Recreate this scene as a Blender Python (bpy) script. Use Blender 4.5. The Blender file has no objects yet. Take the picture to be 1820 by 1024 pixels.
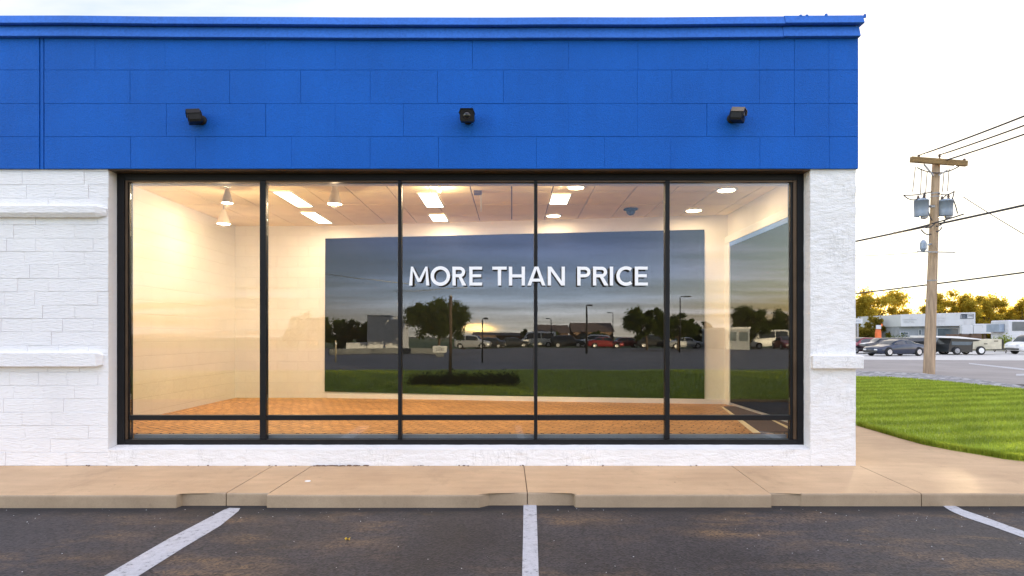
import bpy, bmesh, math, random
from mathutils import Vector, Matrix, noise as mnoise
R = math.radians
rnd = random.Random(7)
S = bpy.context.scene
COL = S.collection

# ------------------------------------------------------------------ survey of the place
# metres; facade front plane y = 0, sidewalk top z = 0, eye 1.49 m above it, 7.226 m before the facade
F, CX, HY = 1120.0, 910.0, 597.0
CAMY, EYE = -7.226, 1.49
ZA = -0.12                      # asphalt
def G(px, py, z=ZA):            # ground point
    d = F*(EYE-z)/(py-HY)
    return Vector(((px-CX)*d/F, d+CAMY, z))
def at(px, py, d):
    return Vector(((px-CX)*d/F, d+CAMY, EYE-(py-HY)*d/F))
MIRY = 0.21
def RG(px, py, z=ZA):           # ground point seen mirrored in the shop glass
    v = G(px, py, z); return Vector((v.x, 2*MIRY-v.y, v.z))
def Rat(px, py, d):
    v = at(px, py, d); return Vector((v.x, 2*MIRY-v.y, v.z))
fx = lambda px, y=0.0: (px-CX)*(y-CAMY)/F
fz = lambda py, y=0.0: EYE-(py-HY)*(y-CAMY)/F

# ------------------------------------------------------------------ materials
def newmat(name):
    m = bpy.data.materials.new(name); m.use_nodes = True
    nt = m.node_tree
    return m, nt, nt.nodes['Principled BSDF'], nt.nodes['Material Output']
def N(nt, t, **kw):
    n = nt.nodes.new(t)
    for k, v in kw.items():
        if k.startswith('i_'): n.inputs[k[2:].replace('_', ' ')].default_value = v
        else: setattr(n, k, v)
    return n
def L(nt, a, b): nt.links.new(a, b)
def ramp(nt, fac, stops):
    r = nt.nodes.new('ShaderNodeValToRGB'); e = r.color_ramp.elements
    while len(e) > 1: e.remove(e[-1])
    e[0].position, e[0].color = stops[0][0], c4(stops[0][1])
    for p, c in stops[1:]:
        q = e.new(p); q.color = c4(c)
    L(nt, fac, r.inputs[0]); return r.outputs[0]
def c4(c):
    if isinstance(c, (int, float)): c = (c, c, c)
    return (c[0], c[1], c[2], 1)
def mix(nt, fac, a, b, mode='MIX'):
    m = nt.nodes.new('ShaderNodeMix'); m.data_type = 'RGBA'; m.blend_type = mode
    if isinstance(fac, (int, float)): m.inputs[0].default_value = fac
    else: L(nt, fac, m.inputs[0])
    for k, s in ((6, a), (7, b)):
        if hasattr(s, 'links') or isinstance(s, bpy.types.NodeSocket): L(nt, s, m.inputs[k])
        else: m.inputs[k].default_value = c4(s)
    return m.outputs[2]
def coords(nt, scale=(1, 1, 1), rot=(0, 0, 0), kind='Object', loc=(0, 0, 0)):
    tc = nt.nodes.new('ShaderNodeTexCoord'); mp = nt.nodes.new('ShaderNodeMapping')
    mp.inputs['Scale'].default_value = scale; mp.inputs['Rotation'].default_value = rot; mp.inputs['Location'].default_value = loc
    L(nt, tc.outputs[kind], mp.inputs[0]); return mp.outputs[0]
def noise(nt, vec, scale, detail=4, rough=.55):
    n = N(nt, 'ShaderNodeTexNoise'); n.inputs['Scale'].default_value = scale
    n.inputs['Detail'].default_value = detail; n.inputs['Roughness'].default_value = rough
    L(nt, vec, n.inputs['Vector']); return n.outputs['Fac']
def bump(nt, h, strength, dist, prev=None):
    b = N(nt, 'ShaderNodeBump'); b.inputs['Strength'].default_value = strength; b.inputs['Distance'].default_value = dist
    L(nt, h, b.inputs['Height'])
    if prev is not None: L(nt, prev, b.inputs['Normal'])
    return b.outputs[0]
def pm(name, col, rough=.6, var=.12, ns=3., bs=0., bd=.004, bst=.6, metal=0., spec=.5, scale=(1, 1, 1), rot=(0, 0, 0), coat=0.):
    m, nt, p, out = newmat(name)
    v = coords(nt, scale, rot)
    n = noise(nt, v, ns, 6)
    lo = tuple(max(0, c*(1-var)) for c in col); hi = tuple(min(1, c*(1+var)) for c in col)
    L(nt, ramp(nt, n, [(.3, lo), (.7, hi)]), p.inputs['Base Color'])
    p.inputs['Roughness'].default_value = rough; p.inputs['Metallic'].default_value = metal
    p.inputs['Specular IOR Level'].default_value = spec; p.inputs['Coat Weight'].default_value = coat
    if bs: L(nt, bump(nt, noise(nt, v, bs, 4), bst, bd), p.inputs['Normal'])
    return m
def emit(name, col, st):
    m, nt, p, out = newmat(name)
    p.inputs['Base Color'].default_value = c4(.8)
    p.inputs['Emission Color'].default_value = c4(col); p.inputs['Emission Strength'].default_value = st
    return m

def mat_white_block():
    m, nt, p, out = newmat('painted_split_block')
    v = coords(nt, (1, 1, 1)); d = coords(nt, (16, 16, 62), (0, R(-27), 0))
    n1 = noise(nt, d, 1.0, 6, .62); n2 = noise(nt, v, 1.4, 5); n3 = noise(nt, v, 80, 4)
    col = ramp(nt, n2, [(.3, (.79, .785, .79)), (.7, (.86, .855, .855))])
    dirt = ramp(nt, n1, [(.20, .55), (.36, 1.0)])
    col = mix(nt, .2, col, dirt, 'MULTIPLY')
    L(nt, col, p.inputs['Base Color']); p.inputs['Roughness'].default_value = .62; p.inputs['Specular IOR Level'].default_value = .35
    b = bump(nt, n3, .5, .004); b = bump(nt, n1, .8, .016, b)
    L(nt, b, p.inputs['Normal']); return m
def mat_stucco():
    m, nt, p, out = newmat('painted_rough_stucco')
    v = coords(nt); d = coords(nt, (9, 9, 24), (0, R(20), 0))
    n1 = noise(nt, d, 1.0, 8, .68); n2 = noise(nt, v, 1.1, 5); n3 = noise(nt, v, 55, 5, .6)
    cr = noise(nt, coords(nt, (14, 14, 3), (0, R(-25), 0)), 1.2, 6, .7)
    col = ramp(nt, n2, [(.3, (.80, .795, .79)), (.7, (.87, .865, .855))])
    line = ramp(nt, cr, [(.485, 1.0), (.498, .45), (.505, .45), (.52, 1.0)])
    gate = ramp(nt, noise(nt, v, 2.3, 3), [(.52, 0.), (.62, .5)])
    dark = ramp(nt, n1, [(.24, .5), (.36, 1.0)])
    col = mix(nt, gate, col, mix(nt, 1.0, col, line, 'MULTIPLY'))
    col = mix(nt, .2, col, dark, 'MULTIPLY')
    L(nt, col, p.inputs['Base Color']); p.inputs['Roughness'].default_value = .7; p.inputs['Specular IOR Level'].default_value = .3
    b = bump(nt, n3, .6, .006); b = bump(nt, n1, .8, .022, b)
    L(nt, b, p.inputs['Normal']); return m
def mat_blue(name, base, bs, bd):
    m, nt, p, out = newmat(name)
    v = coords(nt); n2 = noise(nt, v, .8, 6); n3 = noise(nt, v, bs, 4, .65); streak = noise(nt, coords(nt, (5, 5, .35)), 1.0, 5)
    lo = tuple(c*.86 for c in base); hi = tuple(c*1.13 for c in base)
    col = ramp(nt, n2, [(.25, lo), (.75, hi)])
    col = mix(nt, .25, col, ramp(nt, streak, [(.3, .72), (.6, 1.0)]), 'MULTIPLY')
    col = mix(nt, .35, col, ramp(nt, n3, [(.3, .45), (.62, 1.12)]), 'MULTIPLY')
    L(nt, col, p.inputs['Base Color']); p.inputs['Roughness'].default_value = .6; p.inputs['Specular IOR Level'].default_value = .2
    L(nt, bump(nt, n3, .8, bd), p.inputs['Normal']); return m
def mat_concrete(name, a, b_, tint_scale=.9):
    m, nt, p, out = newmat(name)
    v = coords(nt); n1 = noise(nt, v, tint_scale, 7, .6); n2 = noise(nt, coords(nt, (1, 5, 1), (0, 0, R(12))), 1.6, 6, .6); n3 = noise(nt, v, 85, 3)
    n4 = noise(nt, v, 6, 6, .7)
    col = ramp(nt, n1, [(.28, a), (.72, b_)])
    col = mix(nt, .4, col, ramp(nt, n2, [(.3, .72), (.65, 1.0)]), 'MULTIPLY')
    col = mix(nt, .5, col, ramp(nt, n4, [(.22, .55), (.42, 1.0)]), 'MULTIPLY')
    col = mix(nt, .25, col, ramp(nt, n3, [(.3, .6), (.6, 1.0)]), 'MULTIPLY')
    sp = N(nt, 'ShaderNodeTexVoronoi'); sp.inputs['Scale'].default_value = 2.6; L(nt, v, sp.inputs['Vector'])
    col = mix(nt, .75, col, ramp(nt, sp.outputs['Distance'], [(.022, .35), (.034, 1.0)]), 'MULTIPLY')
    st = noise(nt, coords(nt, (1.6, .7, 1)), 1.1, 8, .7)
    col = mix(nt, .45, col, ramp(nt, st, [(.30, .6), (.44, 1.0)]), 'MULTIPLY')
    L(nt, col, p.inputs['Base Color']); p.inputs['Roughness'].default_value = .75; p.inputs['Specular IOR Level'].default_value = .3
    b = bump(nt, n4, .25, .006); b = bump(nt, n3, .35, .002, b)
    L(nt, b, p.inputs['Normal']); return m
def mat_asphalt():
    m, nt, p, out = newmat('parking_asphalt')
    v = coords(nt)
    agg = N(nt, 'ShaderNodeTexVoronoi'); agg.inputs['Scale'].default_value = 62; L(nt, v, agg.inputs['Vector'])
    big = noise(nt, v, .55, 6, .6); fine = noise(nt, v, 90, 3, .7)
    warm_noise = noise(nt, coords(nt, (1.0, 2.3, 1), (0, 0, R(38))), 1.3, 8, .72)
    base = ramp(nt, big, [(.3, (.022, .019, .020)), (.7, (.062, .054, .055))])
    base = mix(nt, .8, base, ramp(nt, agg.outputs['Color'], [(.05, .40), (.95, 1.85)]), 'MULTIPLY')
    base = mix(nt, ramp(nt, fine, [(.70, 0.), (.78, .5)]), base, (.22, .20, .18))
    warm_light = N(nt, 'ShaderNodeMath', operation='MULTIPLY')
    L(nt, ramp(nt, warm_noise, [(.47, 0.), (.68, 1.0)]), warm_light.inputs[0])
    L(nt, ramp(nt, noise(nt, v, .62, 3), [(.42, 0.), (.58, 1.)]), warm_light.inputs[1])
    warm_fac = N(nt, 'ShaderNodeMath', operation='MULTIPLY'); L(nt, warm_light.outputs[0], warm_fac.inputs[0]); L(nt, ramp(nt, agg.outputs['Color'], [(.15, .25), (.75, 1.0)]), warm_fac.inputs[1])
    base = mix(nt, warm_fac.outputs[0], base, (.24, .145, .068))  # warm patches of light painted into the asphalt colour
    oil = noise(nt, v, 1.15, 5, .6)
    base = mix(nt, ramp(nt, oil, [(.66, 0.), (.74, .6)]), base, (.016, .015, .015))
    vc = N(nt, 'ShaderNodeTexVoronoi', feature='DISTANCE_TO_EDGE'); vc.inputs['Scale'].default_value = .55
    wv = N(nt, 'ShaderNodeVectorMath', operation='MULTIPLY_ADD'); nz = N(nt, 'ShaderNodeTexNoise'); nz.inputs['Scale'].default_value = 2.2; nz.inputs['Detail'].default_value = 6; L(nt, v, nz.inputs['Vector'])
    L(nt, nz.outputs['Color'], wv.inputs[0]); wv.inputs[1].default_value = (.5, .5, 0); L(nt, v, wv.inputs[2]); L(nt, wv.outputs[0], vc.inputs['Vector'])
    crk = N(nt, 'ShaderNodeMath', operation='MULTIPLY'); L(nt, ramp(nt, vc.outputs['Distance'], [(.0, .8), (.006, 0.)]), crk.inputs[0]); L(nt, ramp(nt, big, [(.48, 0.), (.56, 1.)]), crk.inputs[1])
    base = mix(nt, crk.outputs[0], base, (.012, .012, .012))
    # fresh tar seal along the kerb
    sx = N(nt, 'ShaderNodeSeparateXYZ'); L(nt, v, sx.inputs[0])
    wob = N(nt, 'ShaderNodeMath', operation='MULTIPLY_ADD'); L(nt, noise(nt, v, 3.0, 5), wob.inputs[0]); wob.inputs[1].default_value = .45
    L(nt, sx.outputs[1], wob.inputs[2])
    tar = ramp(nt, wob.outputs[0], [(0, 0.), (1, 1.)])
    mr = N(nt, 'ShaderNodeMapRange'); L(nt, wob.outputs[0], mr.inputs[0])
    mr.inputs[1].default_value = -1.42; mr.inputs[2].default_value = -1.22; mr.inputs[3].default_value = 0; mr.inputs[4].default_value = .8
    base = mix(nt, mr.outputs[0], base, (.016, .016, .018))
    L(nt, base, p.inputs['Base Color'])
    L(nt, ramp(nt, big, [(.3, .62), (.7, .8)]), p.inputs['Roughness']); p.inputs['Specular IOR Level'].default_value = .35
    b = bump(nt, agg.outputs['Distance'], .6, .004); L(nt, bump(nt, big, .3, .02, b), p.inputs['Normal']); return m
def mat_line():
    m, nt, p, out = newmat('worn_marking_paint')
    v = coords(nt); n = noise(nt, v, 22, 8, .72); n2 = noise(nt, v, 120, 3)
    col = ramp(nt, n, [(.34, (.14, .14, .145)), (.43, (.44, .44, .46)), (.7, (.56, .56, .58))])
    col = mix(nt, .35, col, ramp(nt, n2, [(.3, .5), (.55, 1.0)]), 'MULTIPLY')
    L(nt, col, p.inputs['Base Color']); p.inputs['Roughness'].default_value = .75
    L(nt, bump(nt, n2, .4, .002), p.inputs['Normal']); return m
def mat_inner_wall():
    m, nt, p, out = newmat('painted_inner_block')
    tc = N(nt, 'ShaderNodeTexCoord'); sx = N(nt, 'ShaderNodeSeparateXYZ'); L(nt, tc.outputs['Object'], sx.inputs[0])
    ad = N(nt, 'ShaderNodeMath', operation='ADD'); L(nt, sx.outputs[0], ad.inputs[0]); L(nt, sx.outputs[1], ad.inputs[1])
    cb = N(nt, 'ShaderNodeCombineXYZ'); L(nt, ad.outputs[0], cb.inputs[0]); L(nt, sx.outputs[2], cb.inputs[1])
    br = N(nt, 'ShaderNodeTexBrick'); L(nt, cb.outputs[0], br.inputs['Vector'])
    br.inputs['Color1'].default_value = c4(.80); br.inputs['Color2'].default_value = c4(.77); br.inputs['Mortar'].default_value = c4(.71)
    br.inputs['Scale'].default_value = 1; br.inputs['Brick Width'].default_value = .40; br.inputs['Row Height'].default_value = .2
    br.inputs['Mortar Size'].default_value = .005; br.inputs['Mortar Smooth'].default_value = .5
    n = noise(nt, tc.outputs['Object'], 60, 3); big = noise(nt, tc.outputs['Object'], 1.2, 5)
    col = mix(nt, 1.0, br.outputs['Color'], (1, .97, .90), 'MULTIPLY')
    col = mix(nt, .5, col, ramp(nt, big, [(.3, .86), (.7, 1.0)]), 'MULTIPLY')
    L(nt, col, p.inputs['Base Color']); p.inputs['Roughness'].default_value = .6
    inv = N(nt, 'ShaderNodeMath', operation='SUBTRACT'); inv.inputs[0].default_value = 1; L(nt, br.outputs['Fac'], inv.inputs[1])
    b = bump(nt, n, .25, .003); L(nt, bump(nt, inv.outputs[0], .5, .006, b), p.inputs['Normal']); return m
def mat_floor():
    m, nt, p, out = newmat('orange_brick_floor')
    tc = N(nt, 'ShaderNodeTexCoord'); wob = N(nt, 'ShaderNodeTexNoise'); wob.inputs['Scale'].default_value = 1.3; wob.inputs['Detail'].default_value = 5
    mp = N(nt, 'ShaderNodeMapping'); mp.inputs['Rotation'].default_value = (0, 0, R(33)); L(nt, tc.outputs['Object'], mp.inputs[0])
    L(nt, mp.outputs[0], wob.inputs['Vector'])
    dv = N(nt, 'ShaderNodeVectorMath', operation='MULTIPLY_ADD'); L(nt, wob.outputs['Color'], dv.inputs[0]); dv.inputs[1].default_value = (.30, .30, 0)
    L(nt, mp.outputs[0], dv.inputs[2])
    br = N(nt, 'ShaderNodeTexBrick'); L(nt, dv.outputs[0], br.inputs['Vector'])
    br.inputs['Color1'].default_value = c4((.80, .43, .15)); br.inputs['Color2'].default_value = c4((.62, .32, .10)); br.inputs['Mortar'].default_value = c4((.07, .03, .012))
    br.inputs['Scale'].default_value = 1; br.inputs['Brick Width'].default_value = .22; br.inputs['Row Height'].default_value = .085
    br.inputs['Mortar Size'].default_value = .008; br.inputs['Mortar Smooth'].default_value = .2
    col = mix(nt, .6, br.outputs['Color'], ramp(nt, noise(nt, tc.outputs['Object'], 2.0, 6, .65), [(.28, .62), (.68, 1.12)]), 'MULTIPLY')
    L(nt, col, p.inputs['Base Color']); p.inputs['Roughness'].default_value = .5; p.inputs['Specular IOR Level'].default_value = .3
    inv = N(nt, 'ShaderNodeMath', operation='SUBTRACT'); inv.inputs[0].default_value = 1; L(nt, br.outputs['Fac'], inv.inputs[1])
    L(nt, bump(nt, inv.outputs[0], .5, .004), p.inputs['Normal']); return m
def mat_glass(refl=.080, tint=(.95, .97, .97)):
    m, nt, p, out = newmat('storefront_glass'); nt.nodes.remove(p)
    t = N(nt, 'ShaderNodeBsdfTransparent'); t.inputs[0].default_value = c4(tint)
    g = N(nt, 'ShaderNodeBsdfGlossy'); g.inputs['Roughness'].default_value = 0.0; g.inputs[0].default_value = c4((.93, .97, 1))
    v = coords(nt); L(nt, bump(nt, noise(nt, v, .9, 2), .05, .02), g.inputs['Normal'])
    fr = N(nt, 'ShaderNodeLayerWeight'); fr.inputs[0].default_value = .25
    mr = N(nt, 'ShaderNodeMapRange'); L(nt, fr.outputs['Fresnel'], mr.inputs[0])
    mr.inputs[1].default_value = 0.0; mr.inputs[2].default_value = 1; mr.inputs[3].default_value = refl-.02; mr.inputs[4].default_value = .6
    ms = N(nt, 'ShaderNodeMixShader'); L(nt, mr.outputs[0], ms.inputs[0]); L(nt, t.outputs[0], ms.inputs[1]); L(nt, g.outputs[0], ms.inputs[2])
    L(nt, ms.outputs[0], out.inputs[0]); return m
def mat_leaf(name, a, b_, trans):
    m, nt, p, out = newmat(name); nt.nodes.remove(p)
    gm = N(nt, 'ShaderNodeNewGeometry'); v = coords(nt)
    n = noise(nt, v, .7, 4)
    ad = N(nt, 'ShaderNodeMath', operation='MULTIPLY_ADD'); L(nt, gm.outputs['Random Per Island'], ad.inputs[0]); ad.inputs[1].default_value = .5; L(nt, n, ad.inputs[2])
    col = ramp(nt, ad.outputs[0], [(.3, a), (.95, b_)])
    d = N(nt, 'ShaderNodeBsdfDiffuse'); L(nt, col, d.inputs[0])
    tr = N(nt, 'ShaderNodeBsdfTranslucent'); L(nt, mix(nt, .6, col, trans), tr.inputs[0])
    ms = N(nt, 'ShaderNodeMixShader'); ms.inputs[0].default_value = .55; L(nt, d.outputs[0], ms.inputs[1]); L(nt, tr.outputs[0], ms.inputs[2])
    L(nt, ms.outputs[0], out.inputs[0]); return m
def mat_lawn(name, blade=False):
    m, nt, p, out = newmat(name)
    v = coords(nt); sx = coords(nt, (1, 1, 1), (0, 0, R(-14)))
    w = N(nt, 'ShaderNodeTexWave', wave_type='BANDS', bands_direction='Y'); w.inputs['Scale'].default_value = .36; w.inputs['Distortion'].default_value = 1.6
    w.inputs['Detail'].default_value = 2; w.inputs['Detail Scale'].default_value = .5; L(nt, sx, w.inputs['Vector'])
    n = noise(nt, v, 1.4, 6, .65); n2 = noise(nt, v, 45, 4)
    col = ramp(nt, w.outputs['Fac'], [(.15, (.27, .35, .042)), (.85, (.39, .475, .07))])
    col = mix(nt, .7, col, ramp(nt, n, [(.3, .62), (.7, 1.25)]), 'MULTIPLY')
    if blade:
        gm = N(nt, 'ShaderNodeNewGeometry')
        col = mix(nt, .6, col, ramp(nt, gm.outputs['Random Per Island'], [(0, (.72, .75, .6)), (.8, (1.2, 1.2, 1.0)), (1, (1.9, 1.6, 1.2))]), 'MULTIPLY')
    else:
        col = mix(nt, .7, col, ramp(nt, n2, [(.3, .4), (.65, 1.1)]), 'MULTIPLY')
        L(nt, bump(nt, n2, .8, .03), p.inputs['Normal'])
    L(nt, col, p.inputs['Base Color']); p.inputs['Roughness'].default_value = .6; p.inputs['Specular IOR Level'].default_value = .2
    if blade:
        tr = N(nt, 'ShaderNodeBsdfTranslucent'); L(nt, col, tr.inputs[0]); ms = N(nt, 'ShaderNodeMixShader'); ms.inputs[0].default_value = .35
        L(nt, p.outputs[0], ms.inputs[1]); L(nt, tr.outputs[0], ms.inputs[2]); L(nt, ms.outputs[0], out.inputs[0])
    return m
def mat_paver():
    m, nt, p, out = newmat('grey_gravel_pavers')
    v = coords(nt, (1, 1, 1), (0, 0, R(8)))
    vo = N(nt, 'ShaderNodeTexVoronoi'); vo.inputs['Scale'].default_value = 5.5; L(nt, v, vo.inputs['Vector'])
    col = ramp(nt, vo.outputs['Color'], [(.1, (.20, .20, .21)), (.9, (.50, .49, .49))])
    col = mix(nt, .8, col, ramp(nt, vo.outputs['Distance'], [(.35, 1.), (.75, .3)]), 'MULTIPLY')
    L(nt, col, p.inputs['Base Color']); p.inputs['Roughness'].default_value = .9
    L(nt, bump(nt, vo.outputs['Distance'], .7, -.04), p.inputs['Normal']); return m

M = {}
M['block'] = mat_white_block(); M['stucco'] = mat_stucco()
M['blue'] = mat_blue('blue_painted_block', (.0035, .107, .49), 75, .009)
M['bluecap'] = mat_blue('blue_metal_flashing', (.030, .145, .54), 30, .001)
M['walk'] = mat_concrete('tan_concrete', (.50, .335, .195), (.67, .465, .275))
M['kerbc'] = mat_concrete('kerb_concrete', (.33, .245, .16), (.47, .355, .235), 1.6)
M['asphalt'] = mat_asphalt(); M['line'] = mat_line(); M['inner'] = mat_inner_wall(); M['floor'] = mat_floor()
M['glass'] = mat_glass(); M['lawn'] = mat_lawn('lawn_turf'); M['blade'] = mat_lawn('grass_blades', True); M['paver'] = mat_paver()
M['frame'] = pm('black_anodised_frame', (.007, .007, .008), .45, .25, 4, spec=.25)
M['bronze'] = pm('bronze_frame_edge', (.10, .065, .04), .4, .2, 4, metal=.6)
M['sill'] = pm('grey_inner_sill', (.30, .29, .29), .35, .1, 5)
M['plaster'] = pm('cream_plaster', (.80, .76, .68), .6, .05, 2, 70, .002, .3)
M['trimwhite'] = pm('white_trim_paint', (.80, .79, .76), .45, .05, 3)
M['tile'] = pm('ceiling_tile', (.88, .75, .46), .8, .07, 3, 120, .003, .4)
M['grid'] = pm('ceiling_grid_gap', (.05, .035, .025), .8)
M['darkpanel'] = pm('dark_panel', (.004, .005, .006), .6, .2, 3, spec=.08)
M['bluehighlight'] = pm('blue_frame_highlight', (.10, .22, .62), .4)
M['mat'] = pm('dark_door_mat', (.11, .072, .05), .9, .3, 40, 150, .003)
M['black'] = pm('black_plastic', (.009, .008, .008), .5, .3, 12, 90, .001, spec=.25)
M['tanplastic'] = pm('sun_faded_plastic', (.16, .12, .085), .5, .2, 12)
M['lens'] = pm('dark_lens', (.008, .008, .01), .08)
M['letter'] = pm('white_acrylic', (.90, .90, .90), .35, .02, 5)
M['lettershadow'] = pm('dark_outline_shadow', (.02, .022, .03), .5)
M['wood'] = pm('weathered_pole_wood', (.43, .31, .20), .85, .35, 2.2, 26, .02, .9, scale=(6, 6, .5))
M['arm'] = pm('old_crossarm_timber', (.26, .165, .065), .85, .35, 3, 30, .01, .8, scale=(.6, 6, 6))
M['can'] = pm('blue_grey_steel', (.28, .34, .42), .45, .12, 2, metal=.2)
M['steel'] = pm('galvanised_steel', (.32, .32, .33), .5, .2, 6, metal=.5)
M['wire'] = pm('weathered_cable', (.05, .05, .055), .7)
M['ceramic'] = pm('brown_ceramic', (.10, .06, .045), .3)
M['tyre'] = pm('tyre_rubber', (.016, .016, .016), .85, .2, 8)
M['rim'] = pm('alloy_rim', (.60, .60, .62), .3, .1, 6, metal=.5)
M['carglass'] = pm('car_window_glass', (.02, .025, .03), .06, .1, 2, spec=.8)
M['lampglass'] = pm('headlamp_lens', (.75, .75, .75), .1)
M['redlens'] = pm('tail_lamp_lens', (.45, .02, .02), .2)
def paint(name, c, metal=.2): return pm(name, c, .28, .06, 3, metal=metal, coat=.6)
M['navy'] = paint('dark_blue_car_paint', (.010, .018, .045)); M['maroon'] = paint('maroon_car_paint', (.22, .03, .045))
M['carblack'] = paint('black_car_paint', (.025, .027, .03)); M['carwhite'] = paint('white_car_paint', (.75, .75, .74), 0)
M['silver'] = paint('silver_car_paint', (.45, .46, .48), .4); M['carred'] = paint('red_car_paint', (.20, .02, .022))
M['beige'] = pm('chalky_beige_paint', (.52, .48, .36), .7, .18, 2.2, 20, .004)
M['panelwhite'] = pm('white_sign_panel', (.56, .58, .60), .5, .06, .8)
M['panelgrey'] = pm('pale_grey_panel', (.55, .56, .58), .6, .12, 2)
M['greywall'] = pm('grey_render', (.30, .32, .35), .8, .15, 1.5)
M['greydark'] = pm('dark_grey_cladding', (.12, .13, .14), .7, .15, 1.5)
M['shopglass'] = pm('dark_shop_glass', (.10, .13, .15), .12, .25, 1.2)
M['ink'] = pm('dark_sign_ink', (.05, .07, .10), .6)
M['inkgrey'] = pm('faded_sign_ink', (.42, .44, .46), .7)
M['orange'] = pm('orange_post_paint', (.75, .16, .04), .5)
M['brownwall'] = pm('brown_brick_wall', (.17, .11, .08), .85, .25, 3, 30, .01)
M['roofbrown'] = pm('dark_roof_shingle', (.10, .07, .06), .9, .25, 5)
M['dirt'] = pm('dark_wall_base_dirt', (.14, .08, .045), .95, .4, 30)
M['earth'] = pm('dry_ground', (.16, .14, .09), .95, .3, .4)
M['field'] = pm('distant_grass', (.10, .13, .035), .95, .35, .3)
M['road'] = mat_concrete('grey_road', (.25, .23, .22), (.36, .33, .315), .25)
M['pale'] = mat_concrete('pale_forecourt', (.55, .53, .50), (.68, .66, .62), .2)
M['road2'] = mat_concrete('dark_road', (.17, .16, .155), (.24, .225, .22), .25)
M['bark'] = pm('tree_bark', (.085, .06, .04), .9, .3, 8, 40, .02, scale=(3, 3, .6))
M['leafgold'] = mat_leaf('sunlit_gold_leaf', (.085, .070, .012), (.31, .255, .04), (1.0, .76, .10))
M['leafgreen'] = mat_leaf('green_leaf', (.018, .032, .010), (.070, .095, .022), (.22, .25, .03))
M['leafolive'] = mat_leaf('olive_leaf', (.055, .058, .016), (.19, .165, .035), (.72, .52, .07))
M['leafbright'] = mat_leaf('bright_shrub_leaf', (.09, .13, .02), (.20, .26, .04), (.40, .42, .05))
M['leafhedge'] = mat_leaf('hedge_leaf', (.012, .020, .008), (.040, .055, .018), (.08, .10, .02))
M['bulb'] = emit('lamp_glow', (1.0, .80, .52), 2.2)
M['troffer'] = emit('light_panel_diffuser', (1.0, .84, .60), 1.6)
M['shade'] = pm('frosted_grey_shade', (.42, .37, .31), .35, .08, 4)
M['clearshade'] = pm('frosted_glass_shade', (.78, .70, .56), .25, .05, 4)
M['paper'] = pm('white_paper', (.8, .8, .78), .8); M['yellow'] = pm('yellow_leaf', (.55, .36, .03), .7)
M['concpost'] = pm('pale_post', (.50, .42, .28), .8)

# ------------------------------------------------------------------ mesh helpers
W = {}
def link(o, parent=None, org=Vector((0, 0, 0))):
    COL.objects.link(o); W[o.name] = org
    if parent: o.parent = parent
    return o
def setm(me, mats):
    for m in (mats if isinstance(mats, (list, tuple)) else [mats]): me.materials.append(m)
def obj(name, bm, mats, parent=None, smooth=False, local=False, recalc=True):
    if recalc: bmesh.ops.recalc_face_normals(bm, faces=bm.faces[:])
    org = Vector((0, 0, 0))
    if parent: org = W[parent.name]
    if parent and not local: bmesh.ops.translate(bm, verts=bm.verts[:], vec=-org)
    me = bpy.data.meshes.new(name); bm.to_mesh(me); bm.free(); setm(me, mats)
    if smooth:
        for p in me.polygons: p.use_smooth = True
    return link(bpy.data.objects.new(name, me), parent, org)
def pyobj(name, verts, faces, mats, parent=None, smooth=False):
    org = W[parent.name] if parent else Vector((0, 0, 0))
    me = bpy.data.meshes.new(name)
    me.from_pydata([(v[0]-org.x, v[1]-org.y, v[2]-org.z) for v in verts], [], faces); setm(me, mats)
    if smooth:
        for p in me.polygons: p.use_smooth = True
    return link(bpy.data.objects.new(name, me), parent, org)
def tag(o, label=None, cat=None, group=None, kind=None):
    for k, v in (('label', label), ('category', cat), ('group', group), ('kind', kind)):
        if v: o[k] = v
    return o
def thing(name, label, cat, loc=(0, 0, 0), rz=0, group=None):
    o = bpy.data.objects.new(name, None); o.empty_display_size = .2
    o.location = loc; o.rotation_euler = (0, 0, rz)
    link(o, None, Vector(loc)); return tag(o, label, cat, group)
def BM(): return bmesh.new()
def box(bm, x0, x1, y0, y1, z0, z1, bev=0, seg=2):
    vs = [bm.verts.new((x, y, z)) for x in (x0, x1) for y in (y0, y1) for z in (z0, z1)]
    fs = [bm.faces.new([vs[i] for i in q]) for q in ((0, 1, 3, 2), (4, 6, 7, 5), (0, 4, 5, 1), (2, 3, 7, 6), (0, 2, 6, 4), (1, 5, 7, 3))]
    if bev:
        es = list({e for f in fs for e in f.edges})
        bmesh.ops.bevel(bm, geom=es, offset=bev, segments=seg, affect='EDGES', profile=.5)
def block(bm, x0, x1, z0, z1, yf, yb, ch=.004):
    r = []
    for (i, y) in ((0, yb), (0, yf+ch), (ch, yf)):
        r.append([bm.verts.new((a, y, b)) for a, b in ((x0+i, z0+i), (x1-i, z0+i), (x1-i, z1-i), (x0+i, z1-i))])
    for k in range(2):
        for i in range(4): bm.faces.new((r[k][i], r[k][(i+1) % 4], r[k+1][(i+1) % 4], r[k+1][i]))
    bm.faces.new(r[2])
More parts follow.
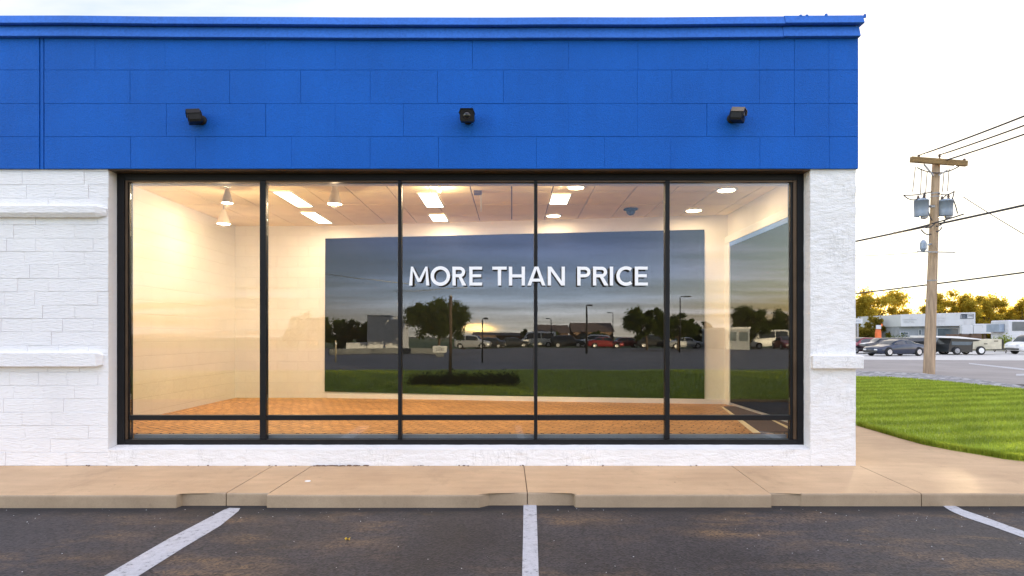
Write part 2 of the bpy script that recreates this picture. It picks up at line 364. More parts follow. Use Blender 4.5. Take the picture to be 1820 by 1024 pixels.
def tube(bm, pts, r, seg=8, r2=None, cap=True):
    pts = [Vector(p) for p in pts]; n = len(pts); rings = []
    for i, p in enumerate(pts):
        t = (pts[min(i+1, n-1)]-pts[max(i-1, 0)]).normalized()
        a = t.orthogonal().normalized() if abs(t.z) > .9 else t.cross(Vector((0, 0, 1))).normalized()
        b = t.cross(a)
        rr = r if r2 is None else r+(r2-r)*i/(n-1)
        if isinstance(r, (list, tuple)): rr = r[i]
        rings.append([bm.verts.new(p+a*rr*math.cos(2*math.pi*k/seg)+b*rr*math.sin(2*math.pi*k/seg)) for k in range(seg)])
    for i in range(n-1):
        for k in range(seg): bm.faces.new((rings[i][k], rings[i][(k+1) % seg], rings[i+1][(k+1) % seg], rings[i+1][k]))
    if cap: bm.faces.new(rings[0][::-1]); bm.faces.new(rings[-1])
def lathe(bm, c, prof, seg=24, axis='z', capb=True, capt=True):
    c = Vector(c); rings = []
    for r, h in prof:
        ring = []
        for k in range(seg):
            a = 2*math.pi*k/seg; u, v = r*math.cos(a), r*math.sin(a)
            ring.append(bm.verts.new(c+(Vector((u, v, h)) if axis == 'z' else Vector((u, h, v)) if axis == 'y' else Vector((h, u, v)))))
        rings.append(ring)
    for i in range(len(rings)-1):
        for k in range(seg): bm.faces.new((rings[i][k], rings[i][(k+1) % seg], rings[i+1][(k+1) % seg], rings[i+1][k]))
    if capb: bm.faces.new(rings[0])
    if capt: bm.faces.new(rings[-1])
def prism(bm, poly, z0, z1):
    a = [bm.verts.new((p[0], p[1], z0)) for p in poly]; b = [bm.verts.new((p[0], p[1], z1)) for p in poly]
    n = len(poly); bm.faces.new(a[::-1]); t = bm.faces.new(b)
    for i in range(n): bm.faces.new((a[i], a[(i+1) % n], b[(i+1) % n], b[i]))
    return t
def sheet(bm, poly, z):
    return bm.faces.new([bm.verts.new((p[0], p[1], z)) for p in poly])
def rough_grid(bm, o, u, v, nu, nv, nrm, amp, sc, edge=0.0):
    """a subdivided face with a hand-laid unevenness; o corner, u v edge vectors"""
    o, u, v, nrm = Vector(o), Vector(u), Vector(v), Vector(nrm)
    g = []
    for j in range(nv+1):
        row = []
        for i in range(nu+1):
            p = o+u*(i/nu)+v*(j/nv)
            k = mnoise.fractal(p*sc, 1.0, 2.0, 4)*amp
            row.append(bm.verts.new(p+nrm*k))
        g.append(row)
    for j in range(nv):
        for i in range(nu): bm.faces.new((g[j][i], g[j][i+1], g[j+1][i+1], g[j+1][i]))

# ------------------------------------------------------------------ ground, lot, walk, lawn, road
def structure(name, bm, m, smooth=False):
    o = obj(name, bm, m, None, smooth); o['kind'] = 'structure'; return o
b = BM(); sheet(b, [(-900, -900), (900, -900), (900, 900), (-900, 900)], -.30); structure('ground', b, M['earth'])
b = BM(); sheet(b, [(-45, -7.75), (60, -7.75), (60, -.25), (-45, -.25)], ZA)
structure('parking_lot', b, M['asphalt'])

# sidewalk slabs between the joints; the kerb steps in and out
def kerb_y(px):
    for a, b_, y in ((-9999, 318, -1.335), (318, 475, -1.255), (475, 852, -1.325), (852, 1020, -1.245), (1020, 1371, -1.315), (1371, 1424, -1.262), (1424, 9999, -1.272)):
        if a <= px < b_: return y
steps = [318, 475, 852, 1020, 1371, 1424]
def kx(px): return fx(px, -1.29)
joints = [(-3400, -3800), (-620, -780), (485, 399), (555, 476), (931, 937.5), (1300, 1370), (1528, 1640), (2500, 2900), (5200, 6100)]
b = BM()
for (t0, b0), (t1, b1) in zip(joints, joints[1:]):
    g = .0045
    X0, X1 = fx(t0)+g, fx(t1)-g
    front = []
    if b0 != 476 and b0 != 399: pass
    cur = b0; front.append((kx(b0)+g, kerb_y(b0+2)))
    for s in steps:
        if b0+3 < s < b1-3:
            front.append((kx(s), kerb_y(s-1)))
            off = .09 if s == 852 else .012
            front.append((kx(s)+off, kerb_y(s+1)))
    front.append((kx(b1)-g, kerb_y(b1-2)))
    poly = [(X1, -.0), (X0, -.0)]+front
    t = prism(b, poly, -.30, 0.0)
es = [e for e in b.edges if all(abs(v.co.z) < 1e-4 and v.co.y < -1.1 for v in e.verts)]
bmesh.ops.bevel(b, geom=es, offset=.022, segments=3, affect='EDGES', profile=.6)
es = [e for e in b.edges if all(abs(v.co.z) < 1e-4 and v.co.y > -1.1 for v in e.verts) and e.calc_length() > .5] if False else []
bmesh.ops.recalc_face_normals(b, faces=b.faces[:])
b.faces.ensure_lookup_table()
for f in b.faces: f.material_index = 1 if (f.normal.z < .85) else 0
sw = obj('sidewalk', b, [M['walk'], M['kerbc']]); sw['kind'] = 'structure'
b = BM(); box(b, -40, 55, -1.22, -.02, -.32, -.012); structure('sidewalk_bed', b, M['dirt'])
# path beside the shop
edge_px = [(1525, 757), (1560, 767), (1600, 779), (1640, 790), (1690, 800), (1740, 808), (1785, 816), (1830, 821), (1900, 824.5)]
lawn_edge = [G(px, py, 0.0) for px, py in edge_px]
b = BM(); poly = [(3.80, .008), (3.80, 16), (5.75, 16), (5.73, 6.0)]+[(p.x, p.y) for p in lawn_edge]+[(9.0, .10), (60, .10), (60, .008)]
prism(b, poly, -.30, -.002); structure('path', b, M['walk'])
far_edge = [G(px, py, -.02) for px, py in ((1500, 668), (1560, 671.5), (1620, 675), (1690, 681), (1760, 688), (1830, 695), (2000, 715), (2300, 750))]
lawn_poly = [(5.76, 15.5), (5.73, 6.0)]+[(p.x, p.y) for p in lawn_edge]+[(9.0, .10), (30, .10)]+[(p.x, p.y) for p in far_edge[::-1]]
# keep the far edge a simple curve
lawn_poly = [(q[0], q[1]) for q in lawn_poly]
b = BM(); prism(b, lawn_poly, -.30, .004)
lawn = structure('lawn', b, M['lawn'])
strip_far = [G(px, py, -.10) for px, py in ((1480, 660.5), (1560, 662), (1640, 665.5), (1700, 672), (1760, 680), (1830, 690), (2000, 709), (2300, 745))]
b = BM(); prism(b, [(p.x, p.y) for p in far_edge]+[(p.x, p.y) for p in strip_far[::-1]], -.30, -.055)
structure('gravel_strip', b, M['paver'])
b = BM(); sheet(b, [(3.0, 16.0), (60, 6.0), (140, 6), (140, 62), (3.0, 62)], -.118); structure('road', b, M['road'])
b = BM(); sheet(b, [(13, 36.5), (33, 34.0), (90, 34), (90, 59), (13, 59)], -.114); structure('forecourt', b, M['pale'])
b = BM(); sheet(b, [(-60, 58), (150, 58), (150, 400), (-60, 400)], -.12); structure('field', b, M['field'])
b = BM()
for pts in ([(1722, 645.5), (1830, 656.5), (1830, 659.5), (1722, 647)], [(1806, 665), (1840, 664), (1840, 668), (1806, 668)]):
    sheet(b, [(G(x, y).x, G(x, y).y) for x, y in pts], -.112)
o = structure('road_marking', b, M['line'])

# grass blades on the lawn
def inside(x, y, poly):
    c = False; n = len(poly)
    for i in range(n):
        (x1, y1), (x2, y2) = poly[i], poly[i-1]
        if (y1 > y) != (y2 > y) and x < (x2-x1)*(y-y1)/(y2-y1)+x1: c = not c
    return c
def blades(poly, n, xr, yr, h0, camdist=True, seed=3):
    r = random.Random(seed); V = []; Fc = []
    k = 0; tries = 0
    while k < n and tries < n*8:
        tries += 1
        u = r.random()
        y = yr[0]+(yr[1]-yr[0])*(u**1.9); x = xr[0]+(xr[1]-xr[0])*r.random()
        if not inside(x, y, poly): continue
        d = y-CAMY
        if camdist and x > 1.5*d: continue
        s = max(1.0, d/9.0)
        h = h0*(.6+.8*r.random())*(1+.25*(s-1)); wd = .0045*s*(.7+.6*r.random())
        a = r.random()*6.283; lx, ly = (r.random()-.5)*.05, (r.random()-.5)*.05
        i = len(V); ca, sa = math.cos(a)*wd, math.sin(a)*wd
        V += [(x-ca, y-sa, 0), (x+ca, y+sa, 0), (x+lx, y+ly, h)]; Fc.append((i, i+1, i+2)); k += 1
    return V, Fc
V, Fc = blades(lawn_poly, 190000, (5.6, 21), (.1, 15.3), .045)
r_ = random.Random(5)
for i in range(len(lawn_edge)-1):          # longer fringe along the path
    for _ in range(900):
        p = lawn_edge[i].lerp(lawn_edge[i+1], r_.random()); x = p.x+abs(r_.gauss(0, .05))+.0; y = p.y+abs(r_.gauss(0, .03))
        h = .05+.05*r_.random(); a = r_.random()*6.28; w = .005; k = len(V)
        V += [(x-w*math.cos(a), y-w*math.sin(a), -.005), (x+w*math.cos(a), y+w*math.sin(a), -.005), (x-.035*r_.random(), y-.03*r_.random(), h)]; Fc.append((k, k+1, k+2))
gr = pyobj('grass', V, Fc, M['blade'], lawn if False else None); tag(gr, 'short mown green grass blades on the lawn beside the path', 'grass', kind='stuff')

# parking bay lines
def gpoly(pts): return [(G(x, y).x, G(x, y).y) for x, y in pts]
for pts in ([(398, 907), (408, 903.5), (427, 904), (424, 909), (392, 935), (330, 972), (244, 1026), (120, 1098), (60, 1098), (190, 1022), (300, 958), (352, 931)],
            [(930.5, 896.5), (951.5, 896.5), (953.5, 899), (957.5, 1024), (960, 1100), (925, 1100), (928, 1024), (929.5, 960)],
            [(1667, 894.5), (1688, 894.5), (1712, 907), (1745, 918), (1800, 938), (1840, 952), (1990, 1002), (1990, 1022), (1840, 964), (1760, 935), (1715, 920), (1690, 909)]):
    b = BM(); sheet(b, gpoly(pts), ZA+.004); structure('parking_line', b, M['line'])

# small litter
t_ = G(618, 960); b = BM()
pts = [Vector((.026*math.cos(a)*(1 if i % 2 else .62), .020*math.sin(a)*(1 if i % 2 else .62), .012+.01*math.sin(3*a))) for i, a in enumerate([k*math.pi/5 for k in range(10)])]
c0 = b.verts.new(t_+Vector((0, 0, .006))); vs = [b.verts.new(t_+p*1.0) for p in pts]
for i in range(10): b.faces.new((c0, vs[i], vs[(i+1) % 10]))
tag(obj('fallen_leaf', b, M['yellow']), 'small yellow fallen leaf lying on the dark asphalt', 'leaf')
t_ = G(547, 856, 0); b = BM(); lathe(b, t_, [(.0, .001), (.026, .001), (.03, .004), (.028, .008), (.0, .009)], 20, capb=False, capt=False)
tag(obj('bottle_cap', b, M['paper']), 'small round white cap lying on the tan sidewalk', 'cap')
b = BM()
for _ in range(150):
    px = rnd.choice([rnd.uniform(560, 660), rnd.uniform(120, 1500), rnd.uniform(560, 640)]); p = G(px, 827, 0)
    s = rnd.uniform(.004, .013); p.y = -rnd.uniform(.004, .03); s *= .8
    m4 = Matrix.Translation((p.x, p.y, s*.5)) @ Matrix.Rotation(rnd.random()*3, 4, 'Z') @ Matrix.Diagonal((s*rnd.uniform(1, 2.6), s, s*.8, 1))
    bmesh.ops.create_icosphere(b, subdivisions=1, radius=1, matrix=m4)
tag(obj('debris', b, M['dirt']), 'brown crumbs of dirt along the foot of the white wall', 'dirt', kind='stuff')
b = BM()
for _ in range(110):
    px = rnd.uniform(0, 1820); py = rnd.choice([rnd.uniform(903, 925), rnd.uniform(900, 1020)])
    if abs(px-900) < 60 and py < 900: continue
    p = G(px, py); s = rnd.uniform(.0015, .004)
    if p.y > -1.36: continue
    m4 = Matrix.Translation((p.x, p.y, ZA+s*.5)) @ Matrix.Rotation(rnd.random()*3, 4, 'Z') @ Matrix.Diagonal((s*rnd.uniform(1, 2.2), s, s*.7, 1))
    bmesh.ops.create_icosphere(b, subdivisions=1, radius=1, matrix=m4)
tag(obj('gravel', b, M['panelgrey']), 'pale grit scattered on the parking asphalt', 'grit', kind='stuff')

# ------------------------------------------------------------------ the shop
shop = thing('shop_building', 'single storey corner shop with blue upper wall and white painted block below', 'building', (-.5, .2, 0))
XL, XR = -4.63, 3.42                       # window opening
Zb = fz(301)                               # blue band's lower edge, 3.40
YR = 13.0
# upper wall: blocks with real joints
rows = [67, 126.5, 186, 244.5, 301]
vj = [[-430, -270, -110, 73, 172, 296, 474, 597, 718, 840, 1010, 1133, 1256, 1348, 1410, 1471, 1523],
      [-380, -200, -60, 73, 234, 410, 536, 659, 778, 895, 1132, 1193, 1348, 1410, 1471, 1523],
      [-430, -270, -110, 73, 298, 474, 597, 718, 839, 1010, 1132, 1255, 1410, 1471, 1523],
      [-380, -200, -60, 73, 235, 350, 520, 659, 780, 953, 1074, 1191, 1349, 1472, 1523]]
b = BM()
for r in range(4):
    z1, z0 = fz(rows[r]), fz(rows[r+1])
    if r == 3: z0 = Zb
    xs = [-1000]+vj[r]
    for x0, x1 in zip(xs, xs[1:]):
        if x0 == 73: x0 = 82
        g0, g1 = rnd.choice((.0, .0004, .0010, .0022)), rnd.choice((.0002, .0008, .0018))
        j = rnd.uniform(-.0008, .0008)
        block(b, fx(x0)+g0, fx(x1)-(g1 if x1 < 1500 else 0), z0+(rnd.uniform(.0004, .0022) if r < 3 else 0), z1-rnd.uniform(.0004, .002), -.03+j, .03, .0018)
xa, xb = fx(73)+.012, fx(82)-.012
box(b, xa, xb, -.026, .03, Zb, fz(67))
obj('upper_wall', b, M['blue'], shop)
b = BM(); box(b, -12.4, fx(1523)-.004, -.012, .30, Zb+.006, fz(60)-.02); box(b, 3.745, fx(1523)-.001, .302, YR, Zb+.006, fz(60)-.02)
box(b, -12.4, 3.60, YR-.25, YR, Zb, fz(60)-.02); box(b, -12.4, -12.1, .31, YR-.26, Zb, fz(60)-.02)
obj('parapet', b, M['blue'], shop)
b = BM(); box(b, -12.0, 3.6, .31, YR-.26, 4.3, 4.45); obj('roof', b, M['greydark'], shop)
# cap flashing in two tiers, sagging slightly, with a lap joint
def tier(bm, x0, x1, ylip, yback, za, zb_, n=40, sag=.022, lip=0):
    prof = [(yback, zb_), (ylip+.045, zb_), (ylip+.035, zb_-.008), (ylip, za+.006), (ylip+.012, za), (yback, za)]
    R_ = []
    for i in range(n+1):
        x = x0+(x1-x0)*i/n
        s = -sag*math.cos((x+.4)/4.4*1.45) if abs(x+.4) < 4.7 else 0
        s += mnoise.noise(Vector((x*.9, 3, za)))*.004
        R_.append([bm.verts.new((x, y, z+s)) for y, z in prof])
    for i in range(n):
        for k in range(len(prof)-1): bm.faces.new((R_[i][k], R_[i][k+1], R_[i+1][k+1], R_[i+1][k]))
    bm.faces.new(R_[0]); bm.faces.new(R_[-1])
b = BM(); cut = fx(1396, -.1)
tier(b, -12.5, cut-.002, -.105, .25, fz(41.5, -.1), fz(24.5, -.1), 44); tier(b, cut+.002, 3.985, -.108, .25, fz(41, -.1)+.004, fz(23.5, -.1), 8)
tier(b, -12.5, cut-.012, -.080, .25, fz(64.5, -.08), fz(42, -.08)-.004, 44); tier(b, cut-.008, 3.955, -.082, .25, fz(64, -.08)+.003, fz(42, -.08)-.004, 8)
box(b, 3.70, 3.983, .252, YR+.05, fz(41.5, -.1), fz(24.5, -.1)); box(b, 3.70, 3.953, .252, YR+.05, fz(64.5, -.08), fz(42, -.08)-.006)
cap = obj('cap_flashing', b, M['bluecap'], shop)
for px in (1418, 1429, 1463, 1531):
    b = BM(); box(b, fx(px)-.012, fx(px)+.012, -.08, -.06, fz(24.5, -.1)-.03, fz(23, -.1)+rnd.uniform(-.008, .004)); obj('clip', b, M['bluecap'], cap)
# left wall of split-face blocks
b = BM(); ch = .1535; blk = .35
z = 0.0; k = 0
while z < Zb-.01:
    z1 = min(z+ch, Zb)
    off = (k % 2)*blk*.5+.06*(k % 3)
    x = XL
    first = True
    while x > -12.4:
        wdt = blk*rnd.uniform(.93, 1.07) if not first else (.12+off*.9)
        x0 = x-wdt; first = False
        if x0 > -6.4:
            g = rnd.uniform(.0004, .0012); yo = rnd.uniform(-.003, .003)
            block(b, x0+g, x-(g if x < XL-.01 else 0), z+g, z1-g, yo, .06, .0022)
        else:
            block(b, -12.4, x, z+.001, z1-.001, 0, .06, .003); x0 = -13
        x = x0
    z = z1; k += 1
box(b, -12.4, XL-.004, .03, .345, .002, Zb-.002)
obj('left_wall', b, M['block'], shop)
# roughcast: base under the window, right pier, reveals
b = BM()
zs = .185
rough_grid(b, (XL, 0, 0), (XR-XL, 0, 0), (0, 0, zs), 260, 8, (0, -1, 0), .004, 9)
rough_grid(b, (XL, 0, zs), (XR-XL, 0, 0), (0, .17, .03), 260, 4, (0, 0, 1), .002, 9)
box(b, XL, XR, .03, .36, 0.0, zs-.015)
obj('base_wall', b, M['stucco'], shop, True)
b = BM(); X2 = fx(1521)
rough_grid(b, (XR, 0, 0), (X2-XR, 0, 0), (0, 0, Zb), 26, 160, (0, -1, 0), .006, 7)
rough_grid(b, (XR, .165, 0), (0, -.165, 0), (0, 0, Zb), 8, 160, (-1, 0, 0), .003, 7)
rough_grid(b, (X2, 0, 0), (0, .4, 0), (0, 0, Zb), 16, 160, (1, 0, 0), .006, 7)
box(b, XR+.01, X2-.01, .012, .36, 0.0, Zb-.002); box(b, 3.735, X2-.002, .4, YR, 0, Zb-.002)
bmesh.ops.remove_doubles(b, verts=b.verts[:], dist=.0005)
pier = obj('right_pier', b, M['stucco'], shop, True)
def ledge(x0, x1, zt, zb_, proud, under, endcut):
    """string course: flat face, sloping underside, chamfered right end"""
    bm = BM(); prof = [(.02, zt+.008), (-proud, zt-.004), (-proud, zb_+under), (-proud*.55, zb_), (.02, zb_)]
    Rr = []
    xs = [x0+(x1-endcut-x0)*i/24 for i in range(25)]
    for x in xs: Rr.append([bm.verts.new((x, y+mnoise.noise(Vector((x*4, y*9, z*9)))*.0035, z+mnoise.noise(Vector((x*4, 5, z*9)))*.003)) for y, z in prof])
    zc = (zt+zb_)/2
    Rr.append([bm.verts.new((x1, min(.02, y*.25+.0), zc+(z-zc)*.72)) for y, z in prof])
    for i in range(len(Rr)-1):
        for k in range(len(prof)-1): bm.faces.new((Rr[i][k], Rr[i][k+1], Rr[i+1][k+1], Rr[i+1][k]))
    bm.faces.new(Rr[0]); bm.faces.new(Rr[-1]); return bm
obj('ledge', ledge(-12.3, fx(191), fz(368), fz(387), .075, .045, .10), M['block'], shop)
obj('ledge', ledge(-12.3, fx(184), fz(627), fz(652), .065, .01, .05), M['block'], shop)
b = BM(); box(b, fx(1441), fx(1531), -.055, .34, fz(655), fz(632), .008); 
obj('ledge', b, M['stucco'], pier)
# storefront frame ------------------------------------------------------------
win = obj('storefront_window', (lambda b: (box(b, XL, XL+.085, .16, .27, .212, 3.40), box(b, XR-.075, XR, .16, .27, .212, 3.40), box(b, XL+.087, XR-.077, .16, .27, 3.318, 3.40), box(b, XL+.087, XR-.077, .16, .27, .212, .272), b)[-1])(BM()), M['frame'], shop)
b = BM(); box(b, XL+.088, XL+.118, .172, .262, .275, 3.315); box(b, XR-.118, XR-.078, .172, .262, .275, 3.315); box(b, XL+.12, XR-.12, .178, .26, 3.296, 3.315); obj('bronze_bead', b, M['bronze'], win)
for a in ((XL+.120, XL+.130), (XR-.145, XR-.120)): b = BM(); box(b, a[0], a[1], .185, .258, .275, 3.293); obj('inner_stop', b, M['frame'], win)
mx = [(-2.925, .072), (-1.318, .042), (.279, .040), (1.825, .054)]
ZR0, ZR1 = .498, .556
for x, w in mx:
    b = BM(); box(b, x-w/2, x+w/2, .166, .254, .274, 3.316, .005); obj('mullion', b, M['frame'], win)
edges = [XL+.131]+[e for x, w in mx for e in (x-w/2-.001, x+w/2+.001)]+[XR-.146]
for i in range(5):
    x0, x1 = edges[2*i], edges[2*i+1]
    b = BM(); box(b, x0, x1, .172, .25, ZR0, ZR1, .004); obj('rail', b, M['frame'], win)
    for z0, z1 in ((.274, ZR0-.001), (ZR1+.001, 3.292)):
        b = BM(); box(b, x0+.001, x1-.001, .206, .214, z0, z1); obj('glass_pane', b, M['glass'], win)
b = BM(); box(b, XL+.131, XR-.15, .274, .33, .27, .316, .004); obj('inner_sill', b, M['sill'], win)
# soffit strip between blue band and frame
b = BM(); box(b, XL, XR, -.004, .158, Zb-.012, Zb-.001); obj('soffit', b, M['bronze'], shop)
# interior --------------------------------------------------------------------
ZF, ZC = .31, 3.58
IXL, IXR = -5.27, 3.73
B0 = Vector((IXL, 12.0+CAMY)); B1 = Vector((-3.50, 12.0+CAMY)); B2 = Vector((IXR, 10.9+CAMY))
b = BM(); box(b, IXL-.2, IXR, .402, YR-.3, ZF-.1, ZF); 
floor = obj('floor', b, M['floor'], shop)
b = BM(); box(b, IXL-.15, IXL, .36, B0.y, ZF, ZC+.3); box(b, IXL, XL-.002, .346, .40, ZF, ZC+.3); box(b, IXL-.15, B1.x, B0.y, B0.y+.2, ZF, ZC+.3)
obj('inner_wall', b, M['inner'], shop)
b = BM(); n = (B2-B1).normalized(); pn = Vector((n.y, -n.x))
vs = [(B1.x, B1.y), (B2.x, B2.y), (B2.x, B2.y+.6), (B1.x, B1.y+.6)]; prism(b, vs, ZF, ZC+.3)
box(b, IXR, IXR+.004, .40, B2.y, ZF, ZC+.3)
box(b, XL, XR+.3, .302, .40, 3.30, ZC+.3)
bw = obj('inner_wall', b, M['plaster'], shop)
def onback(px, py, off=0.0):           # point on the angled back wall
    d = Vector(((px-CX)/F, 1.0)); c = Vector((0, CAMY)); B = B1+pn*off
    t = (B-c).cross(n)/d.cross(n); return Vector((d.x*t, CAMY+t, EYE-(py-HY)*t/F))
TL, TR, BR, BL = onback(578, 424, .03), onback(1252, 408, .03), onback(1252, 712, .03), onback(577, 696, .03)
zt = TL.z; b = BM()
fr = [TL, TR, BR, BL]; bk = [Vector((p.x-pn.x*.028, p.y-pn.y*.028, p.z)) for p in fr]
va = [b.verts.new(p) for p in fr]; vb = [b.verts.new(p) for p in bk]
b.faces.new(va); b.faces.new(vb[::-1])
for i in range(4): b.faces.new((va[i], va[(i+1) % 4], vb[(i+1) % 4], vb[i]))
obj('dark_wall_panel', b, M['darkpanel'], shop)
b = BM(); q = [(B1-n*.0)+pn*.002, B2+pn*.002, B2+pn*.045, B1+pn*.045]; prism(b, [(p.x, p.y) for p in q], ZF+.001, ZF+.085); obj('baseboard', b, M['trimwhite'], shop)
# right wall glazing with pale frame
def onright(px, py):
    d = IXR*F/(px-CX); return Vector((IXR, d+CAMY, EYE-(py-HY)*d/F))
yA, yB = onright(1301, 0).y, .9
zt = onright(1300, 428).z
b = BM(); box(b, IXR-.03, IXR-.002, yB, yA, ZF+.05, zt-.07)
rp = obj('dark_side_window', b, M['darkpanel'], shop)
b = BM(); box(b, IXR-.05, IXR-.002, yB, onright(1272, 0).y, zt-.03, zt+.09, .006)
box(b, IXR-.05, IXR-.002, yA+.003, yA+.42, ZF, zt-.033, .006); box(b, IXR-.07, IXR-.002, yA+.43, yA+.50, ZF, zt-.033, .006)
obj('side_frame', b, M['trimwhite'], rp)
b = BM(); box(b, IXR-.045, IXR-.031, yB, yA, zt-.10, zt-.033); obj('frame_highlight', b, M['bluehighlight'], rp)  # blue strip stands in for the highlight along the frame edge
p = onright(1279, 682); b = BM(); box(b, IXR-.09, IXR-.072, p.y-.02, p.y+.02, p.z-.09, p.z+.07, .004); tube(b, [(IXR-.10, p.y, p.z-.06), (IXR-.125, p.y, p.z-.06), (IXR-.125, p.y, p.z+.05), (IXR-.10, p.y, p.z+.05)], .008, 8)
obj('handle', b, M['steel'], rp)
# mat and pale strips by the side door
b = BM(); sheet(b, [(2.92, .42), (3.715, .42), (3.715, 3.2), (3.46, 3.2)], ZF+.004); obj('floor_border', b, M['tile'], floor)
b = BM(); prism(b, [(3.02, .43), (3.70, .43), (3.70, 3.2), (3.50, 3.2)], ZF+.0045, ZF+.014); obj('door_mat', b, M['mat'], floor)
b = BM(); sheet(b, [(3.42, .44), (3.50, .44), (3.64, 1.7), (3.61, 1.7)], ZF+.018); obj('floor_stripe', b, M['tile'], floor)
# ceiling tiles
b = BM(); tw, td = .585, .88; gy = 1.93-2*.88
x = IXL
while x < IXR:
    y = gy
    while y < B0.y+.3:
        x1, y1 = min(x+tw, IXR), y+td
        if y1 > .42: block_ = box(b, x+.0085, x1-.0085, max(y, .402)+.0085, y1-.0085, ZC+rnd.uniform(0, .002), ZC+.03)
        y = y1
    x += tw
ceil = obj('ceiling', b, M['tile'], shop)
b = BM(); box(b, IXL-.1, IXR+.1, .402, B0.y+.4, ZC+.034, ZC+.10); obj('grid_backing', b, M['grid'], ceil)

# interior lights --------------------------------------------------------------
WARM = (1.0, .72, .44)
def point(parent, loc, size, power):
    l = bpy.data.lights.new('lamp', 'POINT'); l.shadow_soft_size = size; l.energy = power; l.color = WARM
    o = bpy.data.objects.new('lamp', l); COL.objects.link(o); o.parent = parent; o.location = loc
def lamp(parent, loc, size, power, spread=180):
    l = bpy.data.lights.new('lamp', 'AREA'); l.shape = 'DISK'; l.size = size; l.energy = power; l.color = WARM; l.spread = R(spread)
    o = bpy.data.objects.new('lamp', l); COL.objects.link(o); o.parent = parent; o.location = loc
LP = 1.03
def oncl(px, py, z=ZC):
    d = F*(z-EYE)/(HY-py); return Vector(((px-CX)*d/F, d+CAMY, z))
def troffer(x0, x1, y0, y1, label):
    c = Vector(((x0+x1)/2, (y0+y1)/2, ZC-.004)); t = thing('ceiling_light', label, 'ceiling light', c, 0, 'rectangular ceiling lights')
    b = BM(); 
    for a in ((x0-.02, x1+.02, y0-.02, y0), (x0-.02, x1+.02, y1, y1+.02), (x0-.02, x0, y0+.0005, y1-.0005), (x1, x1+.02, y0+.0005, y1-.0005)): box(b, *a, ZC-.018, ZC-.003)
    obj('light_frame', b, M['trimwhite'], t)
    b = BM(); box(b, x0+.001, x1-.001, y0, y1, ZC-.012, ZC-.004); obj('diffuser', b, M['troffer'], t)
    lamp(t, (0, 0, -.03), min(x1-x0, y1-y0)*.9, LP*1.4)
def tro_px(xa, xb, ya, yb, label):         # near edge row ya, far edge row yb, x at far edge
    p, q = oncl(xa, yb), oncl(xb, yb); y0 = oncl(xa, ya).y
    troffer(p.x, q.x, y0, p.y, label)
tro_px(529, 556, 339.5, 366, 'larger glowing ceiling panel left of the round pendant lamp')
tro_px(567, 590, 376.5, 395.5, 'smaller glowing ceiling panel nearest the cream back wall corner')
tro_px(759, 788, 343, 366.5, 'larger glowing ceiling panel above the M of the window lettering')
tro_px(770, 796, 380.5, 391.5, 'smaller glowing ceiling panel behind the larger one in the second pane from the middle post')
tro_px(977, 1007, 344, 361, 'squarish glowing ceiling panel just right of the middle window post')
def downlight(px, py, r, label):
    c = oncl(px, py); t = thing('downlight', label, 'downlight', c-Vector((0, 0, .004)), 0, 'round ceiling downlights')
    b = BM(); lathe(b, c-Vector((0, 0, .02)), [(r, .017), (r*1.25, .017), (r*1.22, .006), (r, .0)], 28, capb=False, capt=False); obj('trim_ring', b, M['trimwhite'], t, True)
    b = BM(); lathe(b, c-Vector((0, 0, .014)), [(r*.98, 0), (r*.98, .006)], 28); obj('diffuser', b, M['bulb'], t)
    lamp(t, (0, 0, -.03), r*1.6, LP)
downlight(1291, 336.5, .125, 'round recessed downlight nearest the right end of the window head')
downlight(1233, 373, .125, 'round recessed downlight closest to the top of the dark back panel corner')
downlight(984, 382.5, .12, 'round downlight behind the squarish ceiling panel')
downlight(1024, 332, .11, 'flat round downlight beside the tiny spot near the middle post')
def spot(px, py, label):
    c = oncl(px, py); t = thing('spot_lamp', label, 'spot lamp', c, 0, 'tiny ceiling spots')
    b = BM(); lathe(b, c-Vector((0, 0, .05)), [(.022, 0), (.035, .03), (.03, .047)], 16); obj('housing', b, M['trimwhite'], t, True)
    b = BM(); bmesh.ops.create_icosphere(b, subdivisions=2, radius=.026, matrix=Matrix.Translation(c-Vector((0, 0, .06)))); obj('bulb', b, M['bulb'], t, True)
    point(t, (0, 0, -.12), .03, LP*2.4)
spot(781, 331, 'tiny bright spot lamp in front of the ceiling panel over the M')
spot(997, 320, 'tiny bright spot lamp right of the middle window post near the header')
def pendant(px, pyb, d, h, r, shade, label):
    p = at(px, pyb, d); t = thing('pendant_lamp', label, 'pendant lamp', (p.x, p.y, ZC), 0, 'cone pendant lamps')
    b = BM(); tube(b, [(p.x, p.y, ZC-.012), (p.x, p.y, p.z+h)], .006, 8); obj('cord', b, M['steel'], t)
    b = BM(); lathe(b, (p.x, p.y, ZC-.03), [(.05, .028), (.045, .0)], 16); obj('ceiling_rose', b, M['trimwhite'], t)
    b = BM(); lathe(b, (p.x, p.y, p.z), [(r, 0), (r*.96, .02), (r*.42, h-.03), (r*.30, h), (r*.2, h), (r*.3, h-.03), (r*.9, .015)], 28, capb=False, capt=False); obj('lamp_shade', b, shade, t, True)
    b = BM(); lathe(b, (p.x, p.y, p.z), [(.0, -.012), (r*.6, -.004), (r*.93, .012), (r*.8, .03), (.0, .04)], 28, capb=False, capt=False); obj('bulb', b, M['bulb'], t, True)
    point(t, (0, 0, p.z-ZC-.045), .03, LP*3.0)
pendant(404, 361, 8.75, .20, .075, M['shade'], 'grey cone pendant lamp hanging nearest the header left of the first post')
pendant(397.5, 398, 9.9, .22, .10, M['clearshade'], 'bright frosted cone pendant lamp hanging lowest before the corner of the room')
pendant(595, 363, 8.7, .25, .095, M['clearshade'], 'frosted cone pendant lamp between the first and second window posts')
